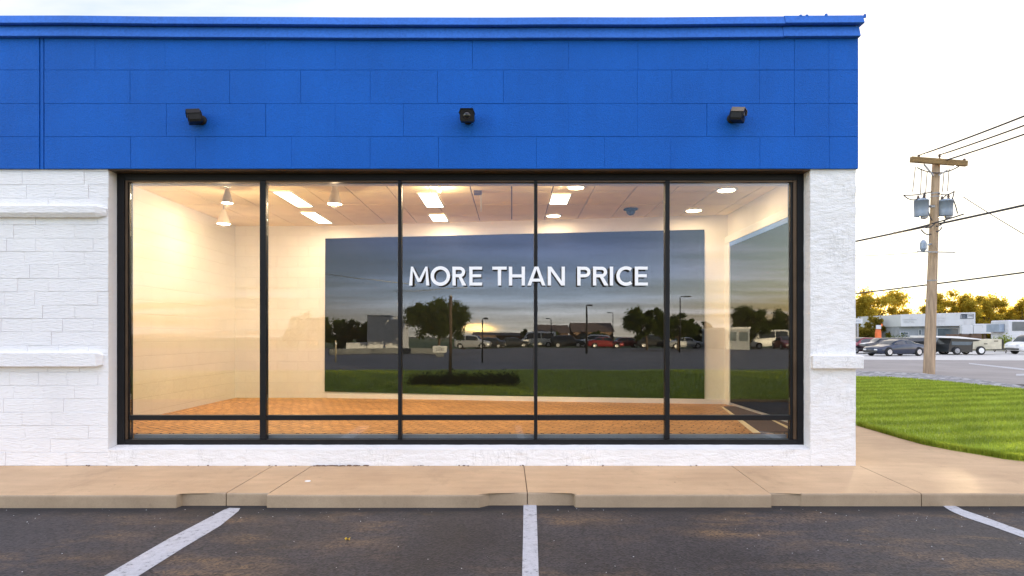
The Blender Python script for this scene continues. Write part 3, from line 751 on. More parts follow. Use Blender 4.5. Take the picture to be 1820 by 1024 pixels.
c = oncl(1121, 371); t = thing('dome_camera', 'black dome camera on the ceiling right of the middle post', 'dome camera', c)
b = BM(); lathe(b, c, [(.115, -.003), (.12, -.02), (.085, -.032)], 24); obj('base', b, M['black'], t, True)
b = BM(); lathe(b, c, [(.075, -.033), (.07, -.07), (.045, -.10), (.0, -.112)], 24, capt=False); obj('dome', b, M['lens'], t, True)
c = oncl(849, 339); t = thing('ceiling_sensor', 'small brown sensor on a thin rod under the ceiling near the centre', 'sensor', c)
b = BM(); box(b, c.x-.06, c.x+.06, c.y-.04, c.y+.04, c.z-.06, c.z-.004, .012); obj('body', b, M['bronze'], t)
b = BM(); tube(b, [(c.x+.045, c.y, c.z-.05), (c.x+.05, c.y, c.z-.30)], .006, 6); obj('rod', b, M['steel'], t)

# lettering on the glass -----------------------------------------------------------
def stroke(pts, w, closed=False):
    """flat ribbon outline -> list of quads"""
    n = len(pts); q = []
    P = [Vector(p) for p in pts]; L_, R_2 = [], []
    for i in range(n):
        a = P[i-1] if (closed or i > 0) else None; c = P[(i+1) % n] if (closed or i < n-1) else None
        if a is None: d = (c-P[i]).normalized(); nn = Vector((-d.y, d.x)); m = nn*w/2
        elif c is None: d = (P[i]-a).normalized(); nn = Vector((-d.y, d.x)); m = nn*w/2
        else:
            d1 = (P[i]-a).normalized(); d2 = (c-P[i]).normalized(); n1 = Vector((-d1.y, d1.x)); n2 = Vector((-d2.y, d2.x))
            mm = (n1+n2).normalized(); m = mm*(w/2)/max(.5, mm.dot(n1))
        L_.append(P[i]+m); R_2.append(P[i]-m)
    for i in range(n if closed else n-1):
        j = (i+1) % n; q.append((L_[i], L_[j], R_2[j], R_2[i]))
    return q
def arc(cx, cy, rx, ry, a0, a1, n=20): return [(cx+rx*math.cos(R(a0+(a1-a0)*i/n)), cy+ry*math.sin(R(a0+(a1-a0)*i/n))) for i in range(n+1)]
def glyph(ch, w):
    s = .175; h = s/2; k = s*1.02
    if ch == 'M': return [[(0, 0), (s, 0), (s*1.12, 1), (.10, 1)], [(w-s, 0), (w, 0), (w-.10, 1), (w-s*1.12, 1)],
                          [(.10, 1), (s*1.18, 1), (w/2+.085, .19), (w/2-.085, .19)], [(w-s*1.18, 1), (w-.10, 1), (w/2+.085, .19), (w/2-.085, .19)]]
    if ch == 'O': return stroke(arc(w/2, .5, w/2-h, .52-h, 0, 360, 40)[:-1], s, True)
    if ch in 'RP':
        top = .52; ry = (1-.45)/2-h+.01; cy = 1-h-ry+.0; rx = ry*1.02; xr = w*.93-h-rx if ch == 'R' else w-h-rx
        q = [[(0, 0), (s, 0), (s, 1), (0, 1)]]+stroke([(s, 1-h)]+arc(xr, cy, rx, ry, 90, -90, 16)+[(s, cy-ry)], s*.95)
        if ch == 'R': q.append([(w*.40, cy-ry), (w*.62, cy-ry+.02), (w+.01, 0), (w-s*1.18, 0)])
        return q
    if ch == 'E': return [[(0, 0), (s, 0), (s, 1), (0, 1)], [(s, 0), (w, 0), (w, k*.88), (s, k*.88)], [(s, .44), (w*.92, .44), (w*.92, .44+k*.86), (s, .44+k*.86)], [(s, 1-k*.88), (w*.99, 1-k*.88), (w*.99, 1), (s, 1)]]
    if ch == 'T': return [[(0, 1-k*.9), (w, 1-k*.9), (w, 1), (0, 1)], [(w/2-h, 0), (w/2+h, 0), (w/2+h, 1-k*.9), (w/2-h, 1-k*.9)]]
    if ch == 'H': return [[(0, 0), (s, 0), (s, 1), (0, 1)], [(w-s, 0), (w, 0), (w, 1), (w-s, 1)], [(s, .43), (w-s, .43), (w-s, .43+k*.9), (s, .43+k*.9)]]
    if ch == 'A': return [[(0, 0), (s*1.06, 0), (w/2+.045, 1), (w/2-.105, 1)], [(w-s*1.06, 0), (w, 0), (w/2+.105, 1), (w/2-.045, 1)], [(w*.25, .21), (w*.75, .21), (w*.695, .21+k*.85), (w*.305, .21+k*.85)]]
    if ch == 'N': return [[(0, 0), (s, 0), (s, 1), (0, 1)], [(w-s, 0), (w, 0), (w, 1), (w-s, 1)], [(s*.02, 1), (s*1.12, 1), (w-s*.02, 0), (w-s*1.12, 0)]]
    if ch == 'I': return [[(0, 0), (s, 0), (s, 1), (0, 1)]]
    if ch == 'C': return stroke(arc(w*.60, .5, w*.60-h, .52-h, 52, 308, 28), s)
text = [('M', 727, 763), ('O', 765.5, 800), ('R', 804, 828.5), ('E', 834, 857), ('T', 875, 900.5), ('H', 904.5, 933), ('A', 937.5, 969.5), ('N', 973.5, 1004),
        ('P', 1026, 1049.5), ('R', 1054, 1081), ('I', 1084, 1091), ('C', 1095.5, 1124.5), ('E', 1128.5, 1151.5)]
yl = .128; zb0, zb1 = fz(507.5, yl), fz(474, yl); hh = zb1-zb0
sign = thing('window_lettering', 'white capital letters reading MORE THAN PRICE across the shop window', 'lettering', (fx(940, yl), yl, zb0))
def letter_mesh(bm, ch, x0, x1, yf, yb, dx=0, dz=0):
    for k_, q in enumerate(glyph(ch, (x1-x0)/hh)):
        yf = yf-.00025*(k_ > 0); yb = yb-.00025*(k_ > 0)
        a = [bm.verts.new((x0+p[0]*hh+dx, yf, zb0+p[1]*hh+dz)) for p in q]; c = [bm.verts.new((x0+p[0]*hh+dx, yb, zb0+p[1]*hh+dz)) for p in q]
        bm.faces.new(a); bm.faces.new(c[::-1])
        for i in range(4): bm.faces.new((a[i], a[(i+1) % 4], c[(i+1) % 4], c[i]))
for i, (chh, a, c) in enumerate(text):
    x0, x1 = fx(a, yl), fx(c, yl)
    b = BM(); letter_mesh(b, chh, x0, x1, yl+.003, yl+.008); lo = obj('letter', b, M['letter'], sign)
    b = BM(); letter_mesh(b, chh, x0, x1, yl+.0095, yl+.014, .003, -.003); obj('letter_outline_shadow', b, M['lettershadow'], lo)  # offset dark copy drawn as the letter's outline and drop shadow

# wall cameras on the blue band -----------------------------------------------------
def wall_cam(px, py, yaw, label, topmat):
    c = Vector((fx(px, -.1), -.03, fz(py, -.1)))
    t = thing('security_camera', label, 'security camera', c, 0, 'black cameras on the blue wall')
    b = BM(); lathe(b, c+Vector((0, -.016, -.01)), [(.055, .014), (.055, .004), (.045, -.004)], 20, 'y'); obj('wall_plate', b, M['black'], t, True)
    b = BM(); tube(b, [c+Vector((0, -.015, -.01)), c+Vector((0, -.06, -.005)), c+Vector((0, -.085, .005))], .022, 10); obj('bracket', b, topmat, t, True)
    rot = Matrix.Translation(c+Vector((0, -.085, .0))) @ Matrix.Rotation(yaw, 4, 'Z') @ Matrix.Rotation(R(12), 4, 'X') @ Matrix.Diagonal((1.15, .72, 1.2, 1))
    b = BM(); prof = [(-.062, -.055), (.062, -.055), (.07, -.035), (.07, .03), (.055, .055), (-.055, .055), (-.07, .03), (-.07, -.035)]
    rings = []
    for y, s in ((.05, .82), (.02, 1.0), (-.13, 1.0), (-.15, .97)): rings.append([b.verts.new(rot @ Vector((x*s, y, z*s))) for x, z in prof])
    for i in range(3):
        for k in range(8): b.faces.new((rings[i][k], rings[i][(k+1) % 8], rings[i+1][(k+1) % 8], rings[i+1][k]))
    b.faces.new(rings[0]); b.faces.new(rings[-1]); obj('housing', b, M['black'], t)
    b = BM(); 
    r2 = []
    for y in (.03, -.165): r2.append([b.verts.new(rot @ Vector((x, y, z))) for x, z in ((-.078, .02), (-.06, .062), (.06, .062), (.078, .02), (.072, .02), (.056, .057), (-.056, .057), (-.072, .02))])
    for k in range(8): b.faces.new((r2[0][k], r2[0][(k+1) % 8], r2[1][(k+1) % 8], r2[1][k]))
    b.faces.new(r2[0]); b.faces.new(r2[1]); obj('hood', b, topmat, t)
    b = BM(); lathe(b, (0, 0, 0), [(.036, -.151), (.036, -.158), (.0, -.160)], 18, 'y', capt=False); bmesh.ops.transform(b, matrix=rot, verts=b.verts[:]); obj('lens', b, M['lens'], t, True)
wall_cam(354, 209, R(-62), 'black wall camera turned to the left above the first window bay', M['black'])
wall_cam(831, 208, R(0), 'black wall camera facing straight out above the middle of the window', M['black'])
wall_cam(1304, 206, R(58), 'wall camera with sun faded top turned right above the last window bay', M['tanplastic'])

# ------------------------------------------------------------------ utility pole and wires
pb = G(1651, 665); D0 = pb.y-CAMY
top = at(1664, 288, D0)
pole = thing('utility_pole', 'tall weathered wooden utility pole with crossarm at the lawn edge', 'utility pole', pb)
pts = [pb.lerp(top, i/12) for i in range(13)]
b = BM(); tube(b, [pb-Vector((0, 0, .2))]+pts, [.225]+[.22-.075*i/12 for i in range(13)], 20); obj('post', b, M['wood'], pole, True)
a0, a1 = at(1619, 283.5, D0-.25), at(1718, 291, D0-.25)
def bar(bm, p, q, w, h):
    d = (q-p).normalized(); s = d.cross(Vector((0, 0, 1))).normalized()*w/2; u = s.cross(d).normalized()*h/2
    A = [bm.verts.new(p+i*s+j*u) for i, j in ((-1, -1), (1, -1), (1, 1), (-1, 1))]; B_ = [bm.verts.new(q+i*s+j*u) for i, j in ((-1, -1), (1, -1), (1, 1), (-1, 1))]
    bm.faces.new(A); bm.faces.new(B_[::-1])
    for i in range(4): bm.faces.new((A[i], A[(i+1) % 4], B_[(i+1) % 4], B_[i]))
b = BM(); bar(b, a0, a1, .16, .22); arm = obj('crossarm', b, M['arm'], pole)
for px, py in ((1633, 277), (1670, 276), (1698, 287), (1714, 284)):
    p = at(px, py+6, D0-.25); b = BM(); lathe(b, p, [(.025, -.05), (.025, .06), (.06, .08), (.035, .11), (.065, .14), (.03, .19)], 12); obj('insulator', b, M['ceramic'], arm, True)
b = BM(); bar(b, at(1642, 292, D0-.22), at(1659, 312, D0-.22), .05, .05); bar(b, at(1684, 302, D0-.22), at(1668, 312, D0-.22), .05, .05); obj('brace', b, M['steel'], pole)
for px0, px1, py0, py1, r in ((1626, 1649, 355, 386, .275), (1668, 1692, 356, 385, .29)):
    c = at((px0+px1)/2, py1, D0-.1); h = (py1-py0)*D0/F
    b = BM(); lathe(b, c, [(r*.9, 0), (r*.95, .03), (r*.97, h*.3), (r, h*.9), (r*1.03, h*.9), (r*.9, h), (r*.2, h+.06)], 24); tr = obj('transformer', b, M['can'], pole, True)
    b = BM(); lathe(b, c+Vector((.1, -.05, h)), [(.04, 0), (.06, .05), (.035, .09), (.055, .13), (.03, .24)], 12); lathe(b, c+Vector((-.12, .02, h)), [(.04, 0), (.06, .05), (.03, .17)], 12); obj('bushing', b, M['ceramic'], tr, True)
    b = BM(); box(b, min(c.x, pts[9].x), max(c.x, pts[9].x), c.y-.04, c.y+.04, c.z+h*.55, c.z+h*.68); obj('bracket', b, M['steel'], tr)
    b = BM(); lathe(b, c+Vector((.05, -.1, -.10)), [(.05, 0), (.13, .03), (.13, .10)], 14); obj('valve', b, M['steel'], tr)
b = BM(); bar(b, at(1630, 447.5, D0-.3), at(1698, 448.5, D0-.3), .05, .05); obj('lower_arm', b, M['steel'], pole)
b = BM(); lp = at(1641, 437, D0-.3); lathe(b, lp, [(.05, -.25), (.13, -.12), (.13, .12), (.05, .24)], 12); tube(b, [lp, at(1655, 434, D0-.1)], .03, 6); obj('cable_guard', b, M['can'], pole)
for y0 in (345, 351, 500):
    t0 = (665-y0)/377; p = pb.lerp(top, t0); rr = .22-.075*t0
    b = BM(); lathe(b, p, [(rr+.004, 0), (rr+.012, .0), (rr+.012, .05), (rr+.004, .05)], 20); obj('band', b, M['steel'], pole)
def sagline(p, q, sag, n=24): return [p.lerp(q, i/n)-Vector((0, 0, sag*4*(i/n)*(1-i/n))) for i in range(n+1)]
b = BM()    # jumpers hanging between crossarm and transformers
for a, c in (((1627, 297), (1622, 341)), ((1638, 300), (1636, 345)), ((1648, 304), (1645, 345)), ((1678, 305), (1675, 341)), ((1687, 300), (1684, 340))): tube(b, sagline(at(*a, D0-.2), at(*c, D0-.2), .0, 4), .016, 4)
for a, c, s in (((1606, 347), (1656, 341), .05), ((1606, 347), (1630, 354), .1), ((1668, 344), (1696, 340), .1), ((1696, 340), (1692, 355), .05), ((1630, 298), (1704, 296), .25), ((1641, 360), (1655, 366), .1), ((1650, 376), (1657, 392), .06), ((1692, 352), (1702, 380), -.1), ((1640, 352), (1643, 342), 0), ((1676, 352), (1682, 347), 0)):
    tube(b, sagline(at(*a, D0-.2), at(*c, D0-.2), s, 10), .024, 5)
for a, c, s in (((1640, 402), (1660, 398), .12), ((1682, 388), (1664, 402), .1), ((1637, 408), (1655, 416), .1), ((1664, 412), (1674, 404), .05)): tube(b, sagline(at(*a, D0-.3), at(*c, D0-.3), s, 8), .026, 5)
obj('jumper_wire', b, M['wire'], pole)
def wire(p, q, sag, r, label):
    b = BM(); tube(b, sagline(p, q, sag, 40), r, 6); o = obj('power_line', b, M['wire'], None, True); tag(o, label, 'power line', 'overhead wires at the utility pole'); return o
for (px, py), dx, lab in (((1636, 275.5), -.0, 'thin overhead wire tied to the left end of the crossarm'), ((1671, 275.5), .35, 'thin overhead wire tied above the pole top'), ((1681, 285), .7, 'thin overhead wire from the right half of the crossarm')):
    p = at(px, py, D0-.25); q = Vector((p.x+.4+dx*.2, CAMY+9.5, p.z+.1)); wire(p, q, .25, .031, lab)
def through(p1, d1, p2, d2, ext0, ext1):
    a, c = at(*p1, d1), at(*p2, d2); v = (c-a); return a-v*ext0, c+v*ext1
p, q = through((1520, 425), 31.3, (1820, 361), 22.9, 1.2, .6); wire(p, q, .12, .045, 'thick dark cable crossing the pole just below the transformers')
p, q = through((1588, 414), 28.5, (1700, 384), 25.3, .0, .1); wire(p, q, .05, .028, 'short heavy cable splice hugging the thick cable by the pole')
p, q = through((1520, 518.5), 32.0, (1820, 481), 22.4, 1.2, .6); wire(p, q, .1, .033, 'low single wire crossing the pole well below the lower arm')
p, q = through((1712, 350), 25.6, (1830, 420), 22.0, .0, .6); wire(p, q, .05, .015, 'faint thin wire slanting down to the right from the transformers')
p, q = through((1520, 452), 33.0, (1655, 446), 27.0, .5, .0); wire(p, q, .1, .015, 'faint thin wire reaching the lower arm from behind the pier')

# ------------------------------------------------------------------ trees
def leaf_cloud(clusters, n, s, r, flat=.8):
    V, Fc = [], []
    per = n//len(clusters)
    for c, cr in clusters:
        for _ in range(per):
            d = Vector((r.gauss(0, 1), r.gauss(0, 1), r.gauss(0, 1))); d.normalize(); d *= cr*(r.random()**.6)*(1.0 if r.random() < .8 else 1.55); d.z *= flat
            p = c+d; a = Vector((r.gauss(0, 1), r.gauss(0, 1), r.gauss(0, 1))).normalized(); e = a.orthogonal().normalized()
            k = s*(.6+.8*r.random()); f = a.cross(e); i = len(V)
            V += [p-e*k, p+f*k*.45, p+e*k, p-f*k*.45]; Fc.append((i, i+1, i+2, i+3))
    return V, Fc
def tree(base, h, rx, z0f, leafmat, n, s, label, seed, group=None, ry=None, name='tree', ncl=26, clr=.30, trunk_r=None):
    r = random.Random(seed); t = thing(name, label, 'tree', base, 0, group); ry = ry or rx
    tr = trunk_r or h*.022; cz0 = h*z0f; ch_ = h-cz0; cc = base+Vector((0, 0, cz0+ch_*.5))
    cl = []; ncl = int(ncl*1.7); n = int(n*1.9); s *= .66; clr *= .82
    for k in range(ncl):
        u = r.random()*2-1; a = r.random()*6.283; q = math.sqrt(1-u*u); f = .45+.5*r.random()
        p = cc+Vector((rx*q*math.cos(a)*f, ry*q*math.sin(a)*f, ch_*.5*u*f*(.98)))
        cl.append((p, clr*min(rx, ch_*.5)*(.65+.7*r.random())))
    b = BM(); tp = base+Vector((r.uniform(-.1, .1)*rx, 0, cz0+ch_*.55))
    tube(b, [base-Vector((0, 0, .2)), base+Vector((0, 0, cz0*.6)), base.lerp(tp, .6), tp], [tr*1.25, tr, tr*.8, tr*.35], 9)
    for p, cr in cl[:12]:
        st = base.lerp(tp, r.uniform(.45, .9)); mid = st.lerp(p, .5)+Vector((0, 0, -.04*h)); tube(b, [st, mid, p], [tr*.45, tr*.28, tr*.1], 6)
    obj('trunk', b, M['bark'], t, True)
    V, Fc = leaf_cloud(cl, n, s, r); pyobj('crown', V, Fc, leafmat, t); return t
gp = 'trees beyond the road'
def rtree(px, pyb, pyt, halfpx, d, z0f, lm, n, s, label, seed, **k):
    base = at(px, pyb, d); base.z = ZA; h = at(px, pyt, d).z-ZA
    return tree(base, h, halfpx*d/F, z0f, lm, n, s, label, seed, gp, **k)
rtree(1563, 620, 509, 54, 84, .10, M['leafgold'], 9000, .26, 'golden backlit tree standing just right of the white pier', 1, ncl=34, clr=.30)
rtree(1523, 620, 540, 34, 86, .2, M['leafgold'], 5000, .26, 'golden tree half hidden behind the white pier', 2)
rtree(1684, 620, 513, 50, 92, .14, M['leafgold'], 8000, .26, 'tall loose golden tree right of the utility pole', 3, ncl=34, clr=.25)
rtree(1753, 620, 524, 44, 95, .14, M['leafgold'], 7000, .26, 'golden tree above the low white annexe sign', 4, ncl=30, clr=.27)
rtree(1815, 620, 534, 40, 93, .12, M['leafgold'], 5000, .26, 'golden tree at the right border of the picture', 5)
rtree(1868, 620, 530, 36, 95, .2, M['leafgold'], 4000, .28, 'golden tree outside the right border of the picture', 6)
rtree(1540, 622, 562, 40, 78, .08, M['leafolive'], 6000, .22, 'dark olive bushy tree behind the dark blue coupe', 7)
rtree(1588, 622, 566, 32, 80, .08, M['leafolive'], 5000, .22, 'low olive tree left of the white sign building', 8)
rtree(1636, 620, 549, 42, 100, .10, M['leafolive'], 6000, .26, 'low olive tree rising behind the white sign building', 9)
rtree(1712, 620, 553, 44, 102, .10, M['leafolive'], 7000, .26, 'broad olive tree behind the right end of the white sign building', 10)
rtree(1770, 620, 557, 40, 100, .08, M['leafolive'], 6000, .26, 'olive tree behind the low white annexe sign', 11)
rtree(1822, 620, 557, 34, 99, .08, M['leafolive'], 5000, .26, 'olive tree behind the camper at the right', 12)
rtree(1610, 620, 556, 40, 96, .06, M['leafolive'], 6000, .24, 'low olive tree between the golden tree and the pole', 13)
rtree(1662, 620, 545, 40, 97, .06, M['leafgold'], 6000, .24, 'low golden tree directly behind the utility pole', 14)
rtree(1790, 620, 546, 40, 104, .06, M['leafgold'], 6000, .24, 'golden tree between the annexe sign and the camper', 15)
r_ = random.Random(77); cl = []
for k in range(46):
    px_ = 1180+k*6.4; p_ = at(px_, 600, 96+r_.uniform(-4, 6)); p_.z = r_.uniform(.6, 4.6); cl.append((p_, r_.uniform(1.2, 2.0)))
V, Fc = leaf_cloud(cl, 26000, .22, r_); tag(pyobj('treeline', V, Fc, M['leafolive']), 'distant golden green wood behind the white pier', 'wood', kind='stuff')
def shrub(base, rx, h, lm, label, seed, group=None, n=900, s=.09):
    r = random.Random(seed); t = thing('shrub', label, 'shrub', base, 0, group)
    b = BM()
    for k in range(5): tube(b, [base, base+Vector((r.uniform(-.5, .5)*rx, r.uniform(-.4, .4)*rx, h*.7))], .02, 5, .008)
    obj('stem', b, M['bark'], t)
    cl = [(base+Vector((r.uniform(-.6, .6)*rx, r.uniform(-.4, .4)*rx, h*r.uniform(.35, .75))), .42*min(rx, h)) for _ in range(10)]
    V, Fc = leaf_cloud(cl, n, s, r); pyobj('foliage', V, Fc, lm, t)
for px, d, rx, h, lab, sd in ((1788, 58, 1.25, 1.9, 'bright green shrub beside the white van', 21), (1768, 63, 1.1, 1.5, 'small bright shrub under the annexe sign', 22), (1597, 70, 1.6, 1.9, 'green shrub at the left foot of the sign building', 23)):
    p = at(px, 620, d); p.z = ZA; shrub(p, rx, h, M['leafbright'] if sd != 23 else M['leafgreen'], lab, sd, 'shrubs across the road')

# ------------------------------------------------------------------ buildings and signs across the road
D1 = 74.0
def X1(px, d): return (px-CX)*d/F
def Z1(py, d): return EYE-(py-HY)*d/F
sb = thing('sign_building', 'low grey shop with a long white sign fascia across the road', 'building', (X1(1665, D1), D1+CAMY, ZA))
y0 = D1+CAMY
b = BM(); box(b, X1(1602, D1), X1(1734, D1), y0+.5, y0+9, ZA, Z1(580, D1)-.01); obj('wall', b, M['greywall'], sb)
b = BM()
vs = [(1601, 559, 580.5), (1733.5, 555, 579)]
lo = [Vector((X1(px, D1), y0, Z1(yb, D1))) for px, yt, yb in vs]; hi = [Vector((X1(px, D1), y0, Z1(yt, D1))) for px, yt, yb in vs]
A = [b.verts.new(v) for v in (lo[0], lo[1], hi[1], hi[0])]; Bk = [b.verts.new(v+Vector((0, 9.2, 0))) for v in (lo[0], lo[1], hi[1], hi[0])]
b.faces.new(A); b.faces.new(Bk[::-1])
for i in range(4): b.faces.new((A[i], A[(i+1) % 4], Bk[(i+1) % 4], Bk[i]))
fas = obj('fascia', b, M['panelwhite'], sb)
b = BM(); box(b, X1(1664, D1), X1(1681, D1), y0-.02, y0-.004, Z1(578, D1), Z1(558, D1)); obj('sign_panel', b, M['panelgrey'], fas); b = BM(); box(b, X1(1713, D1), X1(1730, D1), y0-.02, y0-.004, Z1(577, D1), Z1(569, D1)); obj('sign_panel', b, M['panelgrey'], fas)
b = BM()
for z in (567.5, 569): box(b, X1(1604, D1), X1(1629, D1), y0-.025, y0-.006, Z1(z, D1), Z1(z-.5, D1))
for px, w, z in ((1617, 5, 565.2), (1606, 7, 571.5), (1615, 9, 571.5), (1606, 10, 573.6), (1619, 6, 573.6), (1630, 1, 566), (1664, 17, 566), (1665, 15, 570), (1667, 12, 572.5), (1699, 1.4, 559.5)): box(b, X1(px, D1), X1(px+w, D1), y0-.03, y0-.021, Z1(z, D1), Z1(z-.7, D1))
obj('lettering', b, M['inkgrey'], fas)
b = BM()     # boxed emblem: frame, dark block with pale strokes, short word beside it
fy = y0-.03
for a in ((1706, 1729.5, 566.6, 565.9), (1708, 1730, 558.6, 558.1), (1729.5, 1730, 566.6, 558.1)): box(b, X1(a[0], D1), X1(a[1], D1), fy-.02, fy, Z1(a[2], D1), Z1(a[3], D1))
for a in ((1707.2, 1708.2), (1710, 1711.4), (1712.4, 1713.2), (1714.2, 1716), (1716.8, 1718.6)): box(b, X1(a[0], D1), X1(a[1], D1), fy-.02, fy, Z1(565.9, D1), Z1(559, D1))
box(b, X1(1708, D1), X1(1718.6, D1), fy-.02, fy, Z1(560, D1), Z1(558.9, D1))
for a in ((1721, 1721.5, 562, 560.6), (1722.1, 1722.6, 562, 560.6), (1721, 1722.6, 561.1, 560.6), (1723.4, 1723.9, 562, 560.6), (1724.6, 1725.1, 562, 560.6), (1726.4, 1726.9, 562.4, 560), (1727.6, 1729, 562.4, 561.9), (1727.6, 1729, 560.5, 560)): box(b, X1(a[0], D1), X1(a[1], D1), fy-.02, fy, Z1(a[2], D1), Z1(a[3], D1))
obj('emblem', b, M['ink'], fas)
for px0, px1, py0, py1 in ((1604, 1619, 590, 595.5), (1637, 1642, 586, 596), (1670, 1709, 583, 598)):
    b = BM(); box(b, X1(px0, D1), X1(px1, D1), y0+.44, y0+.498, Z1(py1, D1), Z1(py0, D1)); wd = obj('window', b, M['panelgrey'], sb)
    b = BM(); box(b, X1(px0+1, D1), X1(px1-1, D1), y0+.42, y0+.438, Z1(py1-1, D1), Z1(py0+.8, D1)); obj('pane', b, M['shopglass'], wd)
D2 = 70.0; y2 = D2+CAMY
an = thing('annexe_sign', 'long low white panel board on posts right of the sign building', 'sign board', (X1(1747, D2), y2, ZA))
b = BM(); box(b, X1(1710, D2), X1(1729.5, D2), y2, y2+.4, Z1(593, D2), Z1(578, D2)); box(b, X1(1731, D2), X1(1783, D2), y2+.02, y2+.42, Z1(593, D2), Z1(575.5, D2)); obj('panel', b, M['panelwhite'], an)
b = BM()
for px in (1713, 1731, 1756, 1781): box(b, X1(px, D2)-.08, X1(px, D2)+.08, y2+.45, y2+.6, ZA, Z1(578, D2))
box(b, X1(1712, D2), X1(1775, D2), y2+2.5, y2+2.8, ZA, Z1(594, D2)); obj('post', b, M['brownwall'], an)
b = BM(); box(b, X1(1746.4, D2), X1(1746.8, D2), y2, y2+.018, Z1(583, D2), Z1(578.5, D2)); box(b, X1(1769, D2), X1(1769.3, D2), y2, y2+.018, Z1(592, D2), Z1(576, D2)); box(b, X1(1732, D2), X1(1746, D2), y2, y2+.018, Z1(579, D2), Z1(578.6, D2)); obj('seam', b, M['inkgrey'], an)
def postsign(px0, px1, py0, py1, d, label, pm_, name='road_sign', postpy=625, w=.08):
    y = d+CAMY; t = thing(name, label, 'sign', (X1((px0+px1)/2, d), y, ZA))
    b = BM(); box(b, X1(px0, d), X1(px1, d), y-.03, y+.03, Z1(py1, d), Z1(py0, d), .01); pl = obj('panel', b, M['panelwhite'], t)
    b = BM(); m_ = (px0+px1)/2; hgt = (py1-py0)
    for k, (a, c) in enumerate(((.25, .42), (.5, .58), (.66, .74))): box(b, X1(px0+(px1-px0)*a, d), X1(px0+(px1-px0)*c, d), y-.045, y-.031, Z1(py0+hgt*.68, d), Z1(py0+hgt*.34, d))
    obj('mark', b, M['inkgrey'], pl)
    b = BM(); box(b, X1(m_, d)-w, X1(m_, d)+w, y+.035, y+.035+2*w, ZA, Z1(py1-1, d)); obj('post', b, pm_, t)
postsign(1517, 1533, 566, 575, 66, 'white rectangular sign peeking out from behind the pier', M['steel'])
postsign(1590, 1600.5, 565, 570.5, 76, 'little white sign under the tree left of the sign building', M['steel'])
# pump-like orange post with a white sign head
d = 68.; y = d+CAMY; t = thing('orange_post', 'orange post with a small white sign head behind the coupe', 'post sign', (X1(1562.5, d), y, ZA))
b = BM(); prof = [(1559, 622), (1559.3, 592), (1560.5, 585.5), (1565.5, 585.5), (1566.6, 592), (1567, 622)]
A = [b.verts.new((X1(p, d), y, Z1(q, d) if q < 620 else ZA)) for p, q in prof]; Bk = [b.verts.new((X1(p, d), y+.45, Z1(q, d) if q < 620 else ZA)) for p, q in prof]
b.faces.new(A); b.faces.new(Bk[::-1])
for i in range(6): b.faces.new((A[i], A[(i+1) % 6], Bk[(i+1) % 6], Bk[i]))
obj('post', b, M['orange'], t)
b = BM(); box(b, X1(1556.5, d), X1(1565.5, d), y-.08, y-.01, Z1(585, d), Z1(578, d), .02); obj('panel', b, M['panelwhite'], t)
b = BM(); box(b, X1(1565.8, d), X1(1568.2, d), y-.05, y+.02, Z1(580, d), Z1(575.5, d)); obj('red_flag', b, M['orange'], t)

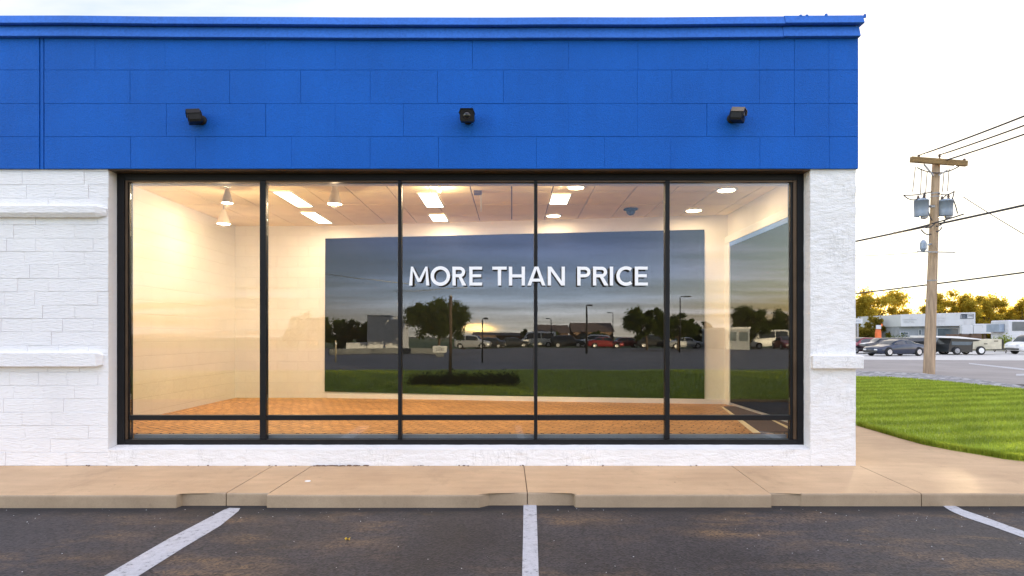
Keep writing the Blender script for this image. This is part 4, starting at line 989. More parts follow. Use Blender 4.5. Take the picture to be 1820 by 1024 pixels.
# ------------------------------------------------------------------ vehicles
def lerp_tab(tab, x):
    for (x0, *a), (x1, *c) in zip(tab, tab[1:]):
        if x <= x1:
            t = (x-x0)/(x1-x0) if x1 > x0 else 0; t = t*t*(3-2*t)*.5+t*.5
            return [p+(q-p)*t for p, q in zip(a, c)]
    return list(tab[-1][1:])
def car(name, label, loc, rz, body, roofm, tab, cab, wheels, wr=.33, group=None, glassm=None, cat='car'):
    """tab rows: x, zlow, zbelt, ztop, half width; cab: (windscreen base, roof front, roof rear, rear glass base)"""
    t = thing(name, label, cat, loc, rz, group)
    xs0, xs1 = tab[0][0], tab[-1][0]; n = 56
    b = BM(); rings = []
    def sect(x):
        zl, zb_, zt, w = lerp_tab(tab, x); cabin = zt-zb_ > .12
        wr_ = w*(.74 if cabin else .80)
        return [(w*.90, zl), (w*.985, zl+.10), (w, zl+(zb_-zl)*.55), (w*.95, zb_), (wr_, zt-.035), (wr_*.72, zt), (0, zt+.015)]
    for i in range(n+1):
        x = xs0+(xs1-xs0)*i/n; s = sect(x)
        rings.append([b.verts.new((x, y, z)) for y, z in s]+[b.verts.new((x, -y, z)) for y, z in s[-2::-1]])
    m = len(rings[0])
    for i in range(n):
        for k in range(m-1):
            f = b.faces.new((rings[i][k], rings[i][k+1], rings[i+1][k+1], rings[i+1][k]))
            if k in (5, 6): f.material_index = 1
    b.faces.new(rings[0]); b.faces.new(rings[-1])
    for i in range(n): b.faces.new((rings[i][0], rings[i][-1], rings[i+1][-1], rings[i+1][0]))
    # wheel wells stand as dark openings on the flanks
    obj('body', b, [body, roofm or body], t, True, True)
    gl = glassm or M['carglass']
    wa, ra, rb, wb = cab                      # increasing x: rear glass base wa, roof rear ra, roof front rb, windscreen base wb
    for sgn in (1, -1):
        spans = [(wa+.25, (ra+rb)/2-.05), ((ra+rb)/2+.05, wb-.3)]
        for s0, s1 in spans:
            b = BM(); k = 8; up, dn = [], []
            for i in range(k+1):
                x = s0+(s1-s0)*i/k; zl, zb_, zt, w = lerp_tab(tab, x); y0_, y1_ = w*.95, w*.74
                if zt-zb_ < .14: continue
                f0, f1 = .10, .84
                dn.append(b.verts.new((x, sgn*(y0_+(y1_-y0_)*f0+.012), zb_+(zt-.035-zb_)*f0))); up.append(b.verts.new((x, sgn*(y0_+(y1_-y0_)*f1+.012), zb_+(zt-.035-zb_)*f1)))
            for i in range(len(up)-1): b.faces.new((dn[i], dn[i+1], up[i+1], up[i]))
            if len(up) > 1: obj('side_window', b, gl, t, False, True)
            else: b.free()
    for nm, s0, s1 in (('rear_window', wa+.06, ra-.02), ('windscreen', rb+.02, wb-.06)):
        b = BM(); rows_ = []
        for i in range(7):
            x = s0+(s1-s0)*i/6; zl, zb_, zt, w = lerp_tab(tab, x); cabin = zt-zb_ > .12; ww = w*(.70 if cabin else .74)
            rows_.append([b.verts.new((x, ww*q, zt+.028-.03*abs(q)**3)) for q in (-.96, -.5, 0, .5, .96)])
        for i in range(6):
            for k in range(4): b.faces.new((rows_[i][k], rows_[i][k+1], rows_[i+1][k+1], rows_[i+1][k]))
        obj(nm, b, gl, t, True, True)
    for wx in wheels:
        for sgn in (1, -1):
            w = lerp_tab(tab, wx)[3]; b = BM()
            y = sgn*(w-.095)
            lathe(b, (wx, y, wr), [(wr*.62, -.11), (wr*.9, -.115), (wr, -.08), (wr, .08), (wr*.9, .115), (wr*.62, .11)], 24, 'y')
            ty = obj('wheel', b, M['tyre'], t, True, True)
            b = BM(); yy = y+sgn*.112
            lathe(b, (wx, yy, wr), [(wr*.62, 0), (wr*.60, sgn*.012), (wr*.50, sgn*.006), (wr*.46, -sgn*.02)], 24, 'y')
            for q in range(5):
                a = q*2*math.pi/5; ux, uz = math.cos(a), math.sin(a)
                vs = [b.verts.new((wx+ux*r_*wr+(-uz)*s_*wr*.09, yy+sgn*.012, wr+uz*r_*wr+ux*s_*wr*.09)) for r_, s_ in ((.08, -1), (.55, -1), (.55, 1), (.08, 1))]; b.faces.new(vs)
            obj('rim', b, M['rim'], ty, False, True)
            b = BM(); rr = wr*1.16    # dark arch lining over the tyre
            ar = [(wx+rr*math.cos(R(q)), wr+rr*math.sin(R(q))) for q in range(-12, 193, 12)]
            ya = sgn*(w+.004); V0 = [b.verts.new((x, ya, max(.12, z))) for x, z in ar]; V1 = [b.verts.new((x, ya-sgn*.2, max(.12, z))) for x, z in ar]
            c_ = b.verts.new((wx, ya, wr*.9))
            for i in range(len(ar)-1): b.faces.new((V0[i], V0[i+1], c_)); b.faces.new((V0[i], V0[i+1], V1[i+1], V1[i]))
            obj('wheel_arch', b, M['tyre'], t, False, True)
            # keep the tyre just proud of the arch
            ty.location.y += sgn*.045
    for nm, xx, mm in (('headlight', xs1-.05, M['lampglass']), ('tail_light', xs0+.03, M['redlens'])):
        for sgn in (1, -1):
            zl, zb_, zt, w = lerp_tab(tab, xx); b = BM(); s_ = 1 if nm == 'headlight' else -1
            box(b, xx-.02, xx+.075*1 if s_ > 0 else xx+.04, sgn*w*.72-.15, sgn*w*.72+.15, zb_-.17, zb_-.06, .02)
            obj(nm, b, mm, t, False, True)
    for nm, xx in (('bumper', xs1-.02), ('bumper', xs0-.03)):
        zl, zb_, zt, w = lerp_tab(tab, xx); b = BM(); box(b, xx-.04, xx+.09, -w*.9, w*.9, zl+.02, zl+.17, .03); obj(nm, b, M['carblack'], t, False, True)
    return t
coupe = [(-2.35, .30, .82, .86, .74), (-2.2, .22, .90, .93, .84), (-1.5, .18, .93, 1.02, .92), (-.75, .17, .92, 1.29, .94), (0.0, .17, .90, 1.31, .94), (.45, .17, .88, 1.22, .94), (1.15, .17, .84, .90, .93), (2.0, .2, .74, .78, .88), (2.35, .28, .62, .66, .74)]
sedan = [(-2.3, .32, .86, .90, .76), (-2.15, .24, .95, .98, .86), (-1.55, .2, .97, 1.04, .90), (-.95, .19, .96, 1.42, .91), (.25, .19, .94, 1.45, .91), (.55, .19, .93, 1.38, .91), (1.15, .19, .90, .97, .90), (2.05, .22, .80, .84, .86), (2.3, .3, .66, .70, .74)]
suv = [(-2.25, .36, 1.0, 1.5, .78), (-2.1, .28, 1.08, 1.66, .88), (-.9, .24, 1.05, 1.74, .92), (.3, .24, 1.03, 1.74, .92), (.65, .24, 1.03, 1.62, .92), (1.2, .24, 1.02, 1.10, .92), (2.05, .26, .96, 1.0, .88), (2.28, .34, .80, .84, .78)]
van = [(-2.5, .40, 1.15, 2.15, .86), (-2.4, .32, 1.2, 2.3, .95), (0, .28, 1.2, 2.35, .97), (1.2, .28, 1.15, 2.28, .97), (1.5, .28, 1.12, 2.1, .96), (2.1, .28, 1.08, 1.2, .94), (2.5, .36, .9, .96, .84)]
limo = [(-3.9, .34, .84, .88, .74), (-3.7, .26, .94, .97, .86), (-3.1, .22, .95, 1.05, .90), (-2.5, .2, .95, 1.40, .92), (1.4, .2, .93, 1.44, .92), (1.8, .2, .92, 1.36, .92), (2.4, .2, .90, .97, .92), (3.5, .22, .84, .88, .9), (3.9, .32, .70, .74, .8)]
cab_c, cab_s, cab_u, cab_v, cab_l = (-1.6, -.85, .3, 1.1), (-1.6, -.95, .35, 1.1), (-2.2, -2.0, .4, 1.15), (-2.48, -2.3, 1.25, 2.05), (-3.15, -2.5, 1.5, 2.35)
def onroad(px, d): return Vector((X1(px, d), d+CAMY, -.112))
car('parked_car', 'dark blue low coupe parked in front of the white roofed limousine', onroad(1590, 50.5), R(180+14), M['navy'], None, coupe, cab_c, (-1.42, 1.42), .335, 'cars across the road')
car('parked_car', 'maroon car half hidden behind the white pier', onroad(1533, 58), R(180+10), M['maroon'], M['silver'], sedan, cab_s, (-1.4, 1.4), .33, 'cars across the road')
car('limousine', 'long black limousine with white roof parked behind the pole', onroad(1612, 56), R(-3), M['carblack'], M['carwhite'], [(x, a, b_, c, w) for x, a, b_, c, w in limo], cab_l, (-2.75, 2.75), .36, 'cars across the road', cat='limousine')
# low flatbed rig with beige body and one big wheel
d = 53.; o = onroad(1735, d); rig = thing('vintage_truck', 'long low dark truck with a chalky beige rear body', 'truck', o)
k = d/F; Z = lambda py: EYE-(py-HY)*k
xx = lambda px: (px-CX)*k
b = BM(); prof = [(1684, 626), (1686, 612), (1690, 601.5), (1741, 604.5), (1737, 606), (1728, 607), (1727, 626)]
def slab(bm, prof, ya, yb, d):
    A = [bm.verts.new((X1(p, d), ya, Z1(q, d))) for p, q in prof]; B_ = [bm.verts.new((X1(p, d), yb, Z1(q, d))) for p, q in prof]
    bm.faces.new(A); bm.faces.new(B_[::-1])
    for i in range(len(prof)): bm.faces.new((A[i], A[(i+1) % len(prof)], B_[(i+1) % len(prof)], B_[i]))
slab(b, prof, o.y-.1, o.y+1.6, d); obj('body', b, M['carblack'], rig)
b = BM(); slab(b, [(1690, 607), (1690, 613.5), (1724, 613.5), (1727, 607.5)], o.y-.13, o.y-.102, d); obj('side_window', b, M['shopglass'], rig)
b = BM(); slab(b, [(1640, 596.5), (1700, 598), (1741, 602.5), (1741, 604), (1690, 601), (1640, 599)], o.y-.2, o.y+1.7, d); obj('roof', b, M['carwhite'], rig)
b = BM(); slab(b, [(1727.5, 604.5), (1779.5, 602.5), (1779.5, 620.5), (1727.5, 621)], o.y-.05, o.y+1.6, d); obj('cargo_body', b, M['beige'], rig)
b = BM(); slab(b, [(1780, 603.5), (1783, 603.5), (1783, 620), (1787, 621), (1787, 622.5), (1780, 622)], o.y-.06, o.y+1.6, d); obj('tailgate', b, M['carblack'], rig)
b = BM(); box(b, xx(1748), xx(1754), o.y-.07, o.y-.051, Z(612), Z(610.5)); box(b, xx(1766), xx(1773), o.y-.07, o.y-.051, Z(607), Z(605.5)); obj('latch', b, M['carblack'], rig)
for px, rr in ((1740.5, .37), (1698, .34)):
    for yy in (o.y-.16, o.y+1.6):
        c = Vector((xx(px), yy, -.112+rr)); b = BM(); lathe(b, c, [(rr*.6, -.1), (rr*.92, -.1), (rr, -.06), (rr, .06), (rr*.9, .1), (rr*.6, .1)], 24, 'y'); wh = obj('wheel', b, M['tyre'], rig, True)
        b = BM(); lathe(b, c, [(rr*.62, -.104), (rr*.40, -.112), (rr*.30, -.10), (rr*.22, -.125), (0, -.13)], 24, 'y', capb=False, capt=False); obj('rim', b, M['carwhite'] if px > 1720 else M['steel'], wh, True)
# camper and van at the right border
d = 62.; o = onroad(1825, d); y = o.y
cp = thing('camper', 'pale camper with dark cluttered window band at the right border', 'camper', o)
b = BM(); box(b, X1(1793, d), X1(1868, d), y+.0, y+2.4, Z1(611, d), Z1(569, d), .12); obj('body', b, M['panelgrey'], cp)
b = BM(); box(b, X1(1799, d), X1(1864, d), y-.03, y-.003, Z1(588, d), Z1(572, d)); obj('window', b, M['shopglass'], cp)
b = BM(); box(b, X1(1783, d), X1(1792, d), y+.5, y+2.2, Z1(590, d), Z1(576, d)); obj('awning_box', b, M['can'], cp)
for px in (1806, 1850):
    c = Vector((X1(px, d), y-.02, -.112+.36)); b = BM(); lathe(b, c, [(.2, -.1), (.34, -.1), (.36, -.06), (.36, .08), (.2, .1)], 22, 'y'); obj('wheel', b, M['tyre'], cp, True)
car('van', 'white van with dark tyres in front of the camper at the right border', onroad(1852, 55), R(180), M['carwhite'], None, [(x*1.05, a, b_, c*.70+.1, w) for x, a, b_, c, w in van], (-2.6, -2.4, 1.3, 2.1), (-1.6, 1.65), .36, 'cars across the road', cat='van')

# ------------------------------------------------------------------ behind the camera: what the shop glass mirrors
b = BM(); sheet(b, [(-60, -7.75), (-60, -21), (-9, -21.6), (0, -22.4), (60, -23), (60, -7.75)], -.10); structure('verge', b, M['lawn'])
b = BM(); box(b, -60, 60, -7.80, -7.752, -.3, -.06); structure('verge_kerb', b, M['kerbc'])
b = BM(); sheet(b, [(-90, -20.9), (90, -22.3), (90, -75), (-90, -75)], -.115); structure('back_road', b, M['road2'])
b = BM(); sheet(b, [(-200, -75), (200, -75), (200, -400), (-200, -400)], -.118); structure('back_field', b, M['field'])
vp = [(-60, -7.8), (-60, -20.9), (0, -22.3), (60, -22.9), (60, -7.8)]
r_ = random.Random(11); V, Fc = [], []
for _ in range(50000):
    x = r_.uniform(-13, 13); y = -7.9-13*(r_.random()**1.5); h = .05+.05*r_.random(); a = r_.random()*6.28; w = .012; i = len(V)
    V += [(x-w*math.cos(a), y-w*math.sin(a), -.1), (x+w*math.cos(a), y+w*math.sin(a), -.1), (x+r_.uniform(-.04, .04), y+r_.uniform(-.04, .04), -.1+h)]; Fc.append((i, i+1, i+2))
tag(pyobj('verge_grass', V, Fc, M['blade']), 'grass blades on the green verge mirrored in the shop window', 'grass', kind='stuff')
def rb(px, d): v = Rat(px, 600, d); v.z = ZA; return v
# hedge
h0, h1 = RG(725, 688, -.1), RG(917, 686, -.1); hy = (h0.y+h1.y)/2-.3
hd = thing('hedge', 'low clipped dark hedge mirrored in the window below the pole', 'hedge', ((h0.x+h1.x)/2, hy, -.1)); r_ = random.Random(4)
cl = [(Vector((h0.x+(h1.x-h0.x)*(i+.5)/22, hy+r_.uniform(-.15, .15), .06+r_.uniform(-.05, .1))), .24) for i in range(22)]
V, Fc = leaf_cloud(cl, 9000, .035, r_, .9); pyobj('foliage', V, Fc, M['leafhedge'], hd)
b = BM()
for i in range(12): xq = h0.x+(h1.x-h0.x)*(i+.5)/12; tube(b, [(xq, hy, -.12), (xq+.03, hy, .15)], .015, 5)
obj('stem', b, M['bark'], hd)
gpb = 'trees mirrored in the shop window'
def mtree(px, pyt, half, d, z0f, lm, n, s, label, seed, **k):
    base = rb(px, d); h = Rat(px, pyt, d).z-ZA; return tree(base, h, half*d/F, z0f, lm, n, s, label, seed, gpb, **k)
mtree(780, 526, 64, 58, .22, M['leafgreen'], 14000, .16, 'big dense round tree mirrored behind the dark pole in the window', 31, ncl=46, clr=.34)
mtree(600, 561, 40, 78, .04, M['leafgreen'], 7000, .24, 'dark bushy tree mirrored at the left end of the back panel', 32)
mtree(646, 567, 30, 82, .04, M['leafgreen'], 5000, .24, 'dark tree mirrored behind the white block building', 33)
mtree(545, 560, 45, 82, .04, M['leafgreen'], 5000, .26, 'dark tree mirrored on the cream wall left of the panel', 34)
mtree(1150, 545, 52, 70, .18, M['leafgreen'], 10000, .19, 'spreading tree mirrored left of the last window post', 35, ncl=36)
mtree(1205, 552, 34, 74, .15, M['leafgreen'], 6000, .19, 'lower tree mirrored behind the last window post', 36)
mtree(1245, 570, 26, 85, .05, M['leafgreen'], 4000, .24, 'low tree mirrored beside the right end of the panel', 37)
mtree(1330, 541, 36, 80, .08, M['leafgreen'], 7000, .22, 'round dark tree mirrored in the side window', 38)
mtree(1388, 551, 32, 84, .06, M['leafgreen'], 6000, .22, 'dark tree mirrored at the right of the side window', 39)
mtree(1450, 550, 40, 86, .06, M['leafgreen'], 4000, .26, 'dark tree mirrored beyond the right window jamb', 40)
mtree(980, 583, 14, 90, .05, M['leafgreen'], 2500, .22, 'small tree mirrored above the parked cars right of the middle post', 41)
mtree(935, 584, 12, 92, .05, M['leafgreen'], 2500, .22, 'small tree mirrored left of the middle post', 42)
mtree(1060, 588, 20, 95, .05, M['leafgreen'], 2500, .24, 'low tree mirrored behind the tall street lamp', 43)
def house(px0, px1, pyt, d, dep, wallm, roofm, label, name='house', pitch=.0, cat='building', base=ZA):
    p0, p1 = rb(px0, d), rb(px1, d); x0_, x1_ = p0.x, p1.x; yf = p0.y; zt = Rat(px0, pyt, d).z
    t = thing(name, label, cat, ((x0_+x1_)/2, yf-dep/2, ZA)); b = BM(); box(b, x0_, x1_, yf-dep, yf, ZA, zt); obj('wall', b, wallm, t)
    b = BM()
    if pitch:
        for (xa, xb2) in ((x0_-.3, x1_+.3),):
            ya, yb = yf+.3, yf-dep-.3; ym = (ya+yb)/2
            vs = [b.verts.new(v) for v in ((xa, ya, zt+.005), (xb2, ya, zt+.005), (xb2, yb, zt+.005), (xa, yb, zt+.005), (xa, ym, zt+pitch), (xb2, ym, zt+pitch))]
            for f in ((0, 1, 5, 4), (2, 3, 4, 5), (0, 4, 3), (1, 2, 5), (0, 3, 2, 1)): b.faces.new([vs[i] for i in f])
    else: box(b, x0_-.1, x1_+.1, yf-dep-.1, yf+.1, zt+.004, zt+.25)
    obj('roof', b, roofm, t)
    nw = max(2, int((x1_-x0_)/2.6))
    for i in range(nw):
        xc = x0_+(x1_-x0_)*(i+.5)/nw; b = BM(); box(b, xc-.5, xc+.5, yf+.003, yf+.04, ZA+1.0, min(zt-.3, ZA+2.2)); obj('window', b, M['shopglass'], t)
    return t
# tall white block
d = 70.; p0, p1 = rb(652, d), rb(712, d); zt = Rat(0, 562, d).z
t = thing('block_building', 'plain tall white block building mirrored left of the big tree', 'building', ((p0.x+p1.x)/2, p0.y-3, ZA))
b = BM(); box(b, p0.x, rb(695, d).x, p0.y-6, p0.y, ZA, zt); box(b, rb(695, d).x+.004, p1.x, p0.y-5.9, p0.y-.3, ZA, zt-.35); obj('wall', b, M['panelgrey'], t)
b = BM(); box(b, p0.x-.05, rb(695, d).x+.05, p0.y-6.05, p0.y+.05, zt+.004, zt+.15); obj('roof', b, M['greywall'], t)
b = BM(); box(b, rb(614, d).x, rb(650, d).x, p0.y-4, p0.y-.2, ZA, Rat(0, 609, d).z); obj('annexe', b, M['panelgrey'], t)
house(842, 926, 595.5, 92, 8, M['brownwall'], M['roofbrown'], 'brown house mirrored right of the big tree', 'house', .45, 'house')
house(955, 1010, 592, 96, 8, M['brownwall'], M['roofbrown'], 'low brown house mirrored behind the parked cars', 'house', 1.4, 'house')
house(1020, 1090, 590, 98, 8, M['brownwall'], M['roofbrown'], 'dark roofed house mirrored behind the tall street lamp', 'house', 1.6, 'house')
house(1188, 1262, 591, 98, 9, M['beige'], M['panelgrey'], 'long pale flat roofed building mirrored right of the last post', 'row_building')
house(1290, 1332, 586, 74, 9, M['greywall'], M['panelgrey'], 'grey two row window building mirrored in the side window', 'office_building')
def lamppost(px, pyt, pyb, d, arm_px, label, r=.06):
    p = rb(px, d); zt = Rat(px, pyt, d).z; t = thing('street_lamp', label, 'street lamp', p, 0, 'street lamps mirrored in the window'); dx = arm_px*d/F
    b = BM(); tube(b, [p, Vector((p.x, p.y, zt-.15))], r, 10, r*.7); obj('pole', b, M['black'], t, True)
    b = BM(); tube(b, [Vector((p.x, p.y, zt-.16)), Vector((p.x+dx*.05, p.y, zt-.03)), Vector((p.x+dx*.5, p.y, zt))], r*.6, 8); obj('arm', b, M['black'], t, True)
    b = BM(); xa, xb2 = sorted((p.x+dx*.4, p.x+dx*1.15)); box(b, xa, xb2, p.y-.14, p.y+.14, zt-.06, zt+.05, .03); obj('lamp_head', b, M['black'], t)
lamppost(1043, 543, 622, 55, 9, 'tall dark street lamp mirrored between the R and I of the lettering', .10)
lamppost(857, 566, 640, 38, 9, 'thin street lamp mirrored in front of the sunset glow', .05)
lamppost(980, 566, 620, 84, -7, 'faint distant street lamp mirrored right of the middle post', .07)
lamppost(1090, 556, 620, 75, -9, 'distant lamp head mirrored left of the spreading tree', .05)
lamppost(1208, 528, 620, 62, 18, 'curved arm street lamp mirrored beside the last post', .07)
# near dark pole
p = RG(801, 672); t = thing('wooden_post', 'thick dark pole mirrored in front of the big round tree', 'pole', p); zt = Rat(801, 527, F*(EYE-ZA)/(672-HY)).z
b = BM(); tube(b, [p, Vector((p.x, p.y, zt))], .065, 12, .055); obj('post', b, M['bark'], t, True)
b = BM(); tube(b, [Vector((p.x, p.y, zt-.02)), Vector((p.x, p.y, zt+.03))], .06, 12); obj('post_cap', b, M['steel'], t)
p = RG(597, 645); t = thing('marker_post', 'short tan marker post mirrored at the left end of the panel', 'post', p); zt = Rat(597, 605, F*(EYE-ZA)/(645-HY)).z
b = BM(); tube(b, [p, Vector((p.x, p.y, zt))], .05, 10); obj('post', b, M['concpost'], t, True)
b = BM(); tube(b, [Vector((p.x, p.y, zt-.25)), Vector((p.x, p.y, zt-.1))], .055, 10); obj('reflector_band', b, M['panelwhite'], t)
# box sign by the road
p = rb(782, 50); d = 50.; t = thing('box_sign', 'white box sign mirrored under the big round tree', 'sign', p)
b = BM(); box(b, rb(770, d).x, rb(794, d).x, p.y-.15, p.y+.15, Rat(0, 625, d).z, Rat(0, 613.5, d).z, .03); pl = obj('panel', b, M['panelwhite'], t)
b = BM()
for a, c in ((776, 776.7), (779, 779.6), (781, 781.6), (783, 783.6), (785, 786), (788, 788.6)): box(b, rb(a, d).x, rb(c, d).x, p.y+.152, p.y+.17, Rat(0, 622.5, d).z, Rat(0, 616, d).z)
obj('mark', b, M['ink'], pl)
b = BM(); box(b, p.x-.3, p.x+.3, p.y-.1, p.y+.1, ZA, Rat(0, 625, d).z-.003); obj('post', b, M['greydark'], t)
# dark low barrier
p0, p1 = rb(585, 52), rb(778, 58); b = BM(); bar(b, Vector((p0.x, p0.y, .15)), Vector((p1.x, p1.y, .15)), .25, .5); t = tag(obj('barrier', b, M['greydark']), 'long low dark barrier mirrored along the far road edge', 'barrier')
# parked vehicles in the mirrored row
gc = 'vehicles mirrored behind the road'
def mcar(kind, px, d, rz, paintm, label, nm='parked_car', cat='car'):
    d += 16; p = rb(px, d); tb, cb, wl, w = {'sedan': (sedan, cab_s, (-1.4, 1.4), .33), 'suv': (suv, cab_u, (-1.4, 1.4), .37), 'van': (van, cab_v, (-1.5, 1.55), .36)}[kind]
    car(nm, label, p, rz, paintm, None, tb, cb, wl, w, gc, cat=cat)
mcar('suv', 840, 66, R(10), M['silver'], 'pale silver pickup like vehicle mirrored under the street lamp')
mcar('sedan', 868, 68, R(185), M['carblack'], 'dark car mirrored right of the thin street lamp')
mcar('sedan', 912, 70, R(0), M['carblack'], 'dark car mirrored left of the middle post')
mcar('van', 955, 72, R(178), M['carwhite'], 'white domed van mirrored behind the middle post', 'van', 'van')
mcar('suv', 1010, 70, R(4), M['carblack'], 'black off-roader mirrored right of the middle post')
mcar('suv', 1054, 70, R(182), M['carwhite'], 'white car mirrored right of the tall street lamp')
mcar('sedan', 1075, 66, R(0), M['carred'], 'red car mirrored right of the white one near the tall lamp')
mcar('sedan', 1108, 69, R(176), M['carred'], 'red car mirrored under the spreading tree')
mcar('suv', 1162, 66, R(2), M['carblack'], 'black off-roader mirrored left of the last post')
mcar('sedan', 1218, 64, R(0), M['silver'], 'silver car mirrored right of the last post')
mcar('van', 1365, 64, R(180), M['carwhite'], 'white van mirrored in the side window', 'van', 'van')
mcar('sedan', 1395, 58, R(95), M['carred'], 'red car mirrored at the right of the side window')
# wires behind the camera
for (a, c, dd, lab) in (((560, 484), (740, 506), 30, 'bright overhead wire mirrored across the back panel'), ((700, 518), (830, 511), 34, 'overhead wire mirrored under the letters M and O')):
    p, q = Rat(*a, dd), Rat(*c, dd*.9); v = q-p; b = BM(); tube(b, sagline(p-v*.0, q+v*.0, .02, 12), .018, 6); o = obj('power_line', b, M['panelwhite'], None, True); tag(o, lab, 'power line', 'wires mirrored in the window')

# ------------------------------------------------------------------ sky, sun, camera
w = bpy.data.worlds.new('World'); S.world = w; w.use_nodes = True
nt = w.node_tree; bg = nt.nodes['Background']
SE, SA = 2.9, 32.0
sky = N(nt, 'ShaderNodeTexSky', sky_type='NISHITA', sun_disc=False, sun_elevation=R(SE), sun_rotation=R(SA)); sky.dust_density = 1.4; sky.ozone_density = 1.2
def M2(op, a, b_=None):
    m_ = N(nt, 'ShaderNodeMath', operation=op)
    for k, v in enumerate((a, b_)):
        if v is None: continue
        if isinstance(v, (int, float)): m_.inputs[k].default_value = v
        else: L(nt, v, m_.inputs[k])
    return m_.outputs[0]
tc = N(nt, 'ShaderNodeTexCoord'); sx = N(nt, 'ShaderNodeSeparateXYZ'); L(nt, tc.outputs['Generated'], sx.inputs[0])
ab = N(nt, 'ShaderNodeMath', operation='ABSOLUTE'); L(nt, sx.outputs[2], ab.inputs[0])
ad = N(nt, 'ShaderNodeMath', operation='ADD'); L(nt, ab.outputs[0], ad.inputs[0]); ad.inputs[1].default_value = .06
dx = N(nt, 'ShaderNodeMath', operation='DIVIDE'); L(nt, sx.outputs[0], dx.inputs[0]); L(nt, ad.outputs[0], dx.inputs[1])
dy = N(nt, 'ShaderNodeMath', operation='DIVIDE'); L(nt, sx.outputs[1], dy.inputs[0]); L(nt, ad.outputs[0], dy.inputs[1])
cb = N(nt, 'ShaderNodeCombineXYZ'); L(nt, dx.outputs[0], cb.inputs[0]); L(nt, dy.outputs[0], cb.inputs[1])
mp = N(nt, 'ShaderNodeMapping'); mp.inputs['Scale'].default_value = (.42, 1.15, 1); mp.inputs['Rotation'].default_value = (0, 0, R(9)); L(nt, cb.outputs[0], mp.inputs[0])
cl = noise(nt, mp.outputs[0], .75, 8, .58)
mask = ramp(nt, cl, [(.44, 0.), (.62, .85)])
cloudc = mix(nt, 1.0, sky.outputs[0], (.62, .60, .66), 'MULTIPLY')
lit = N(nt, 'ShaderNodeMix', data_type='RGBA', blend_type='ADD'); lit.inputs[0].default_value = 1; L(nt, cloudc, lit.inputs[6]); lit.inputs[7].default_value = (1.5, 1.38, 1.30, 1)
col = mix(nt, mask, sky.outputs[0], lit.outputs[2])
# blue the sky up away from the sun, and a low afterglow bank behind the lot
def dirglow(vec, lo, hi):
    v = Vector(vec).normalized(); dp = N(nt, 'ShaderNodeVectorMath', operation='DOT_PRODUCT'); L(nt, tc.outputs['Generated'], dp.inputs[0]); dp.inputs[1].default_value = v
    m_ = N(nt, 'ShaderNodeMapRange', interpolation_type='SMOOTHSTEP'); L(nt, dp.outputs['Value'], m_.inputs[0]); m_.inputs[1].default_value = lo; m_.inputs[2].default_value = hi; return m_.outputs[0]
col = mix(nt, 1.0, col, (1.08, 1.015, 1.12), 'MULTIPLY')
back = dirglow((-.1, -1, .22), .80, .985)
tone = ramp(nt, sx.outputs[2], [(0., (2.1, 1.85, 1.48)), (.025, (1.85, 1.78, 1.66)), (.06, (1.16, 1.46, 1.92)), (.10, (.60, .86, 1.46)), (.145, (.26, .42, .92)), (.20, (.20, .31, .62)), (.35, (.6, .7, .95))])
tone = mix(nt, 1.0, tone, ramp(nt, cl, [(.36, .74), (.50, 1.0), (.64, 1.30)]), 'MULTIPLY')
azr = M2('ADD', M2('DIVIDE', sx.outputs[0], M2('MAXIMUM', M2('MULTIPLY', sx.outputs[1], -1.0), .05)), .5)
tone = mix(nt, 1.0, tone, ramp(nt, azr, [(.0, .34), (.20, .46), (.42, .95), (.62, 1.0), (.85, .85)]), 'MULTIPLY')
bk = M2('MULTIPLY', back, .9)
col = mix(nt, bk, col, tone)
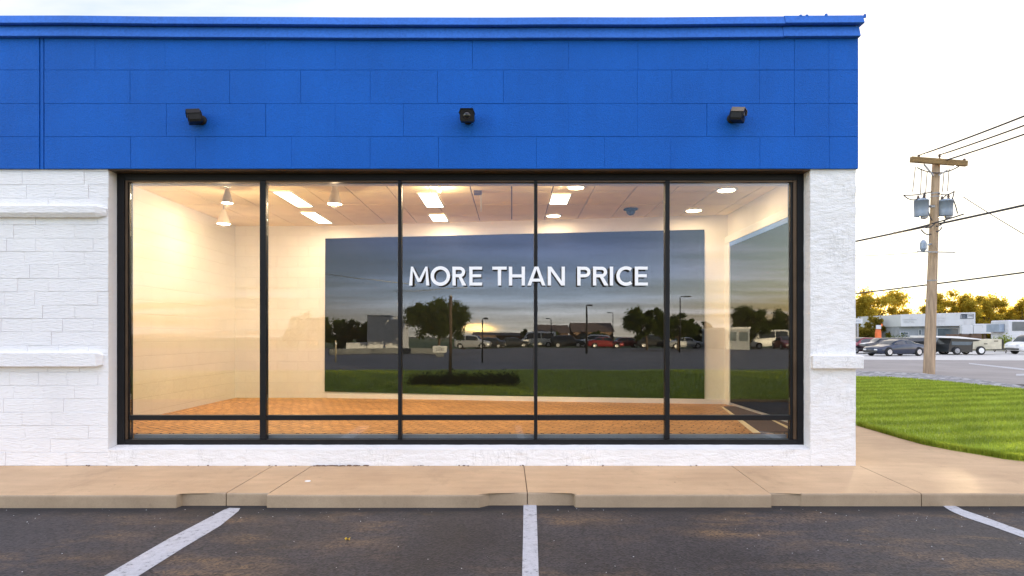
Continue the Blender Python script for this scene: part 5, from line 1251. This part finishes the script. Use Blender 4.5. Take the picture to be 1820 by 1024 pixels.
# milky evening haze evens out the sunward half of the sky
fr_ = N(nt, 'ShaderNodeMapRange', interpolation_type='SMOOTHSTEP'); L(nt, sx.outputs[1], fr_.inputs[0]); fr_.inputs[1].default_value = -.25; fr_.inputs[2].default_value = .35
dn_ = N(nt, 'ShaderNodeVectorMath', operation='MULTIPLY_ADD'); L(nt, col, dn_.inputs[0]); dn_.inputs[1].default_value = (.72, .74, .78); dn_.inputs[2].default_value = (1, 1, 1)
dv_ = N(nt, 'ShaderNodeVectorMath', operation='DIVIDE'); L(nt, col, dv_.inputs[0]); L(nt, dn_.outputs[0], dv_.inputs[1])
col = mix(nt, fr_.outputs[0], col, dv_.outputs[0])
az = M2('DIVIDE', M2('ADD', M2('DIVIDE', sx.outputs[0], M2('MAXIMUM', M2('MULTIPLY', sx.outputs[1], -1.0), .05)), .055), .021)
el = M2('DIVIDE', M2('SUBTRACT', sx.outputs[2], .0125), .0055)
gl = M2('POWER', 2.718, M2('MULTIPLY', M2('ADD', M2('MULTIPLY', az, az), M2('MULTIPLY', el, el)), -1.0))
gn = noise(nt, coords(nt, (60, 60, 260), kind='Generated'), 1.0, 4)
gl = M2('MULTIPLY', gl, ramp(nt, gn, [(.3, .35), (.6, 1.0)]))
ga = N(nt, 'ShaderNodeMix', data_type='RGBA', blend_type='ADD'); L(nt, gl, ga.inputs[0]); L(nt, col, ga.inputs[6]); ga.inputs[7].default_value = (24, 13, 2.2, 1)
col = ga.outputs[2]
L(nt, col, bg.inputs[0]); bg.inputs[1].default_value = .15
sl = bpy.data.lights.new('sun', 'SUN'); sl.energy = 2.0; sl.angle = R(.6); sl.color = (1.0, .76, .45)
so = bpy.data.objects.new('sun', sl); COL.objects.link(so)
dirv = Vector((math.sin(R(SA))*math.cos(R(SE)), math.cos(R(SA))*math.cos(R(SE)), math.sin(R(SE))))
so.rotation_euler = (-dirv).to_track_quat('-Z', 'Y').to_euler(); so.location = (20, 30, 20)

cam = bpy.data.cameras.new('camera'); co = bpy.data.objects.new('camera', cam); COL.objects.link(co)
cam.sensor_width = 36; cam.lens = F/1820*36; cam.shift_y = (HY-512)/1820; cam.clip_end = 3000; cam.clip_start = .05
co.location = (0, CAMY, EYE); co.rotation_euler = (R(90), 0, 0); S.camera = co
S.view_settings.view_transform = 'Standard'; S.view_settings.look = 'None'; S.view_settings.gamma = 1; S.view_settings.exposure = 3.38
S.cycles.use_denoising = True; S.cycles.max_bounces = 10; S.cycles.transparent_max_bounces = 16; S.cycles.diffuse_bounces = 5; S.cycles.glossy_bounces = 4
S.cycles.caustics_reflective = False; S.cycles.caustics_refractive = False; S.cycles.sample_clamp_indirect = 6
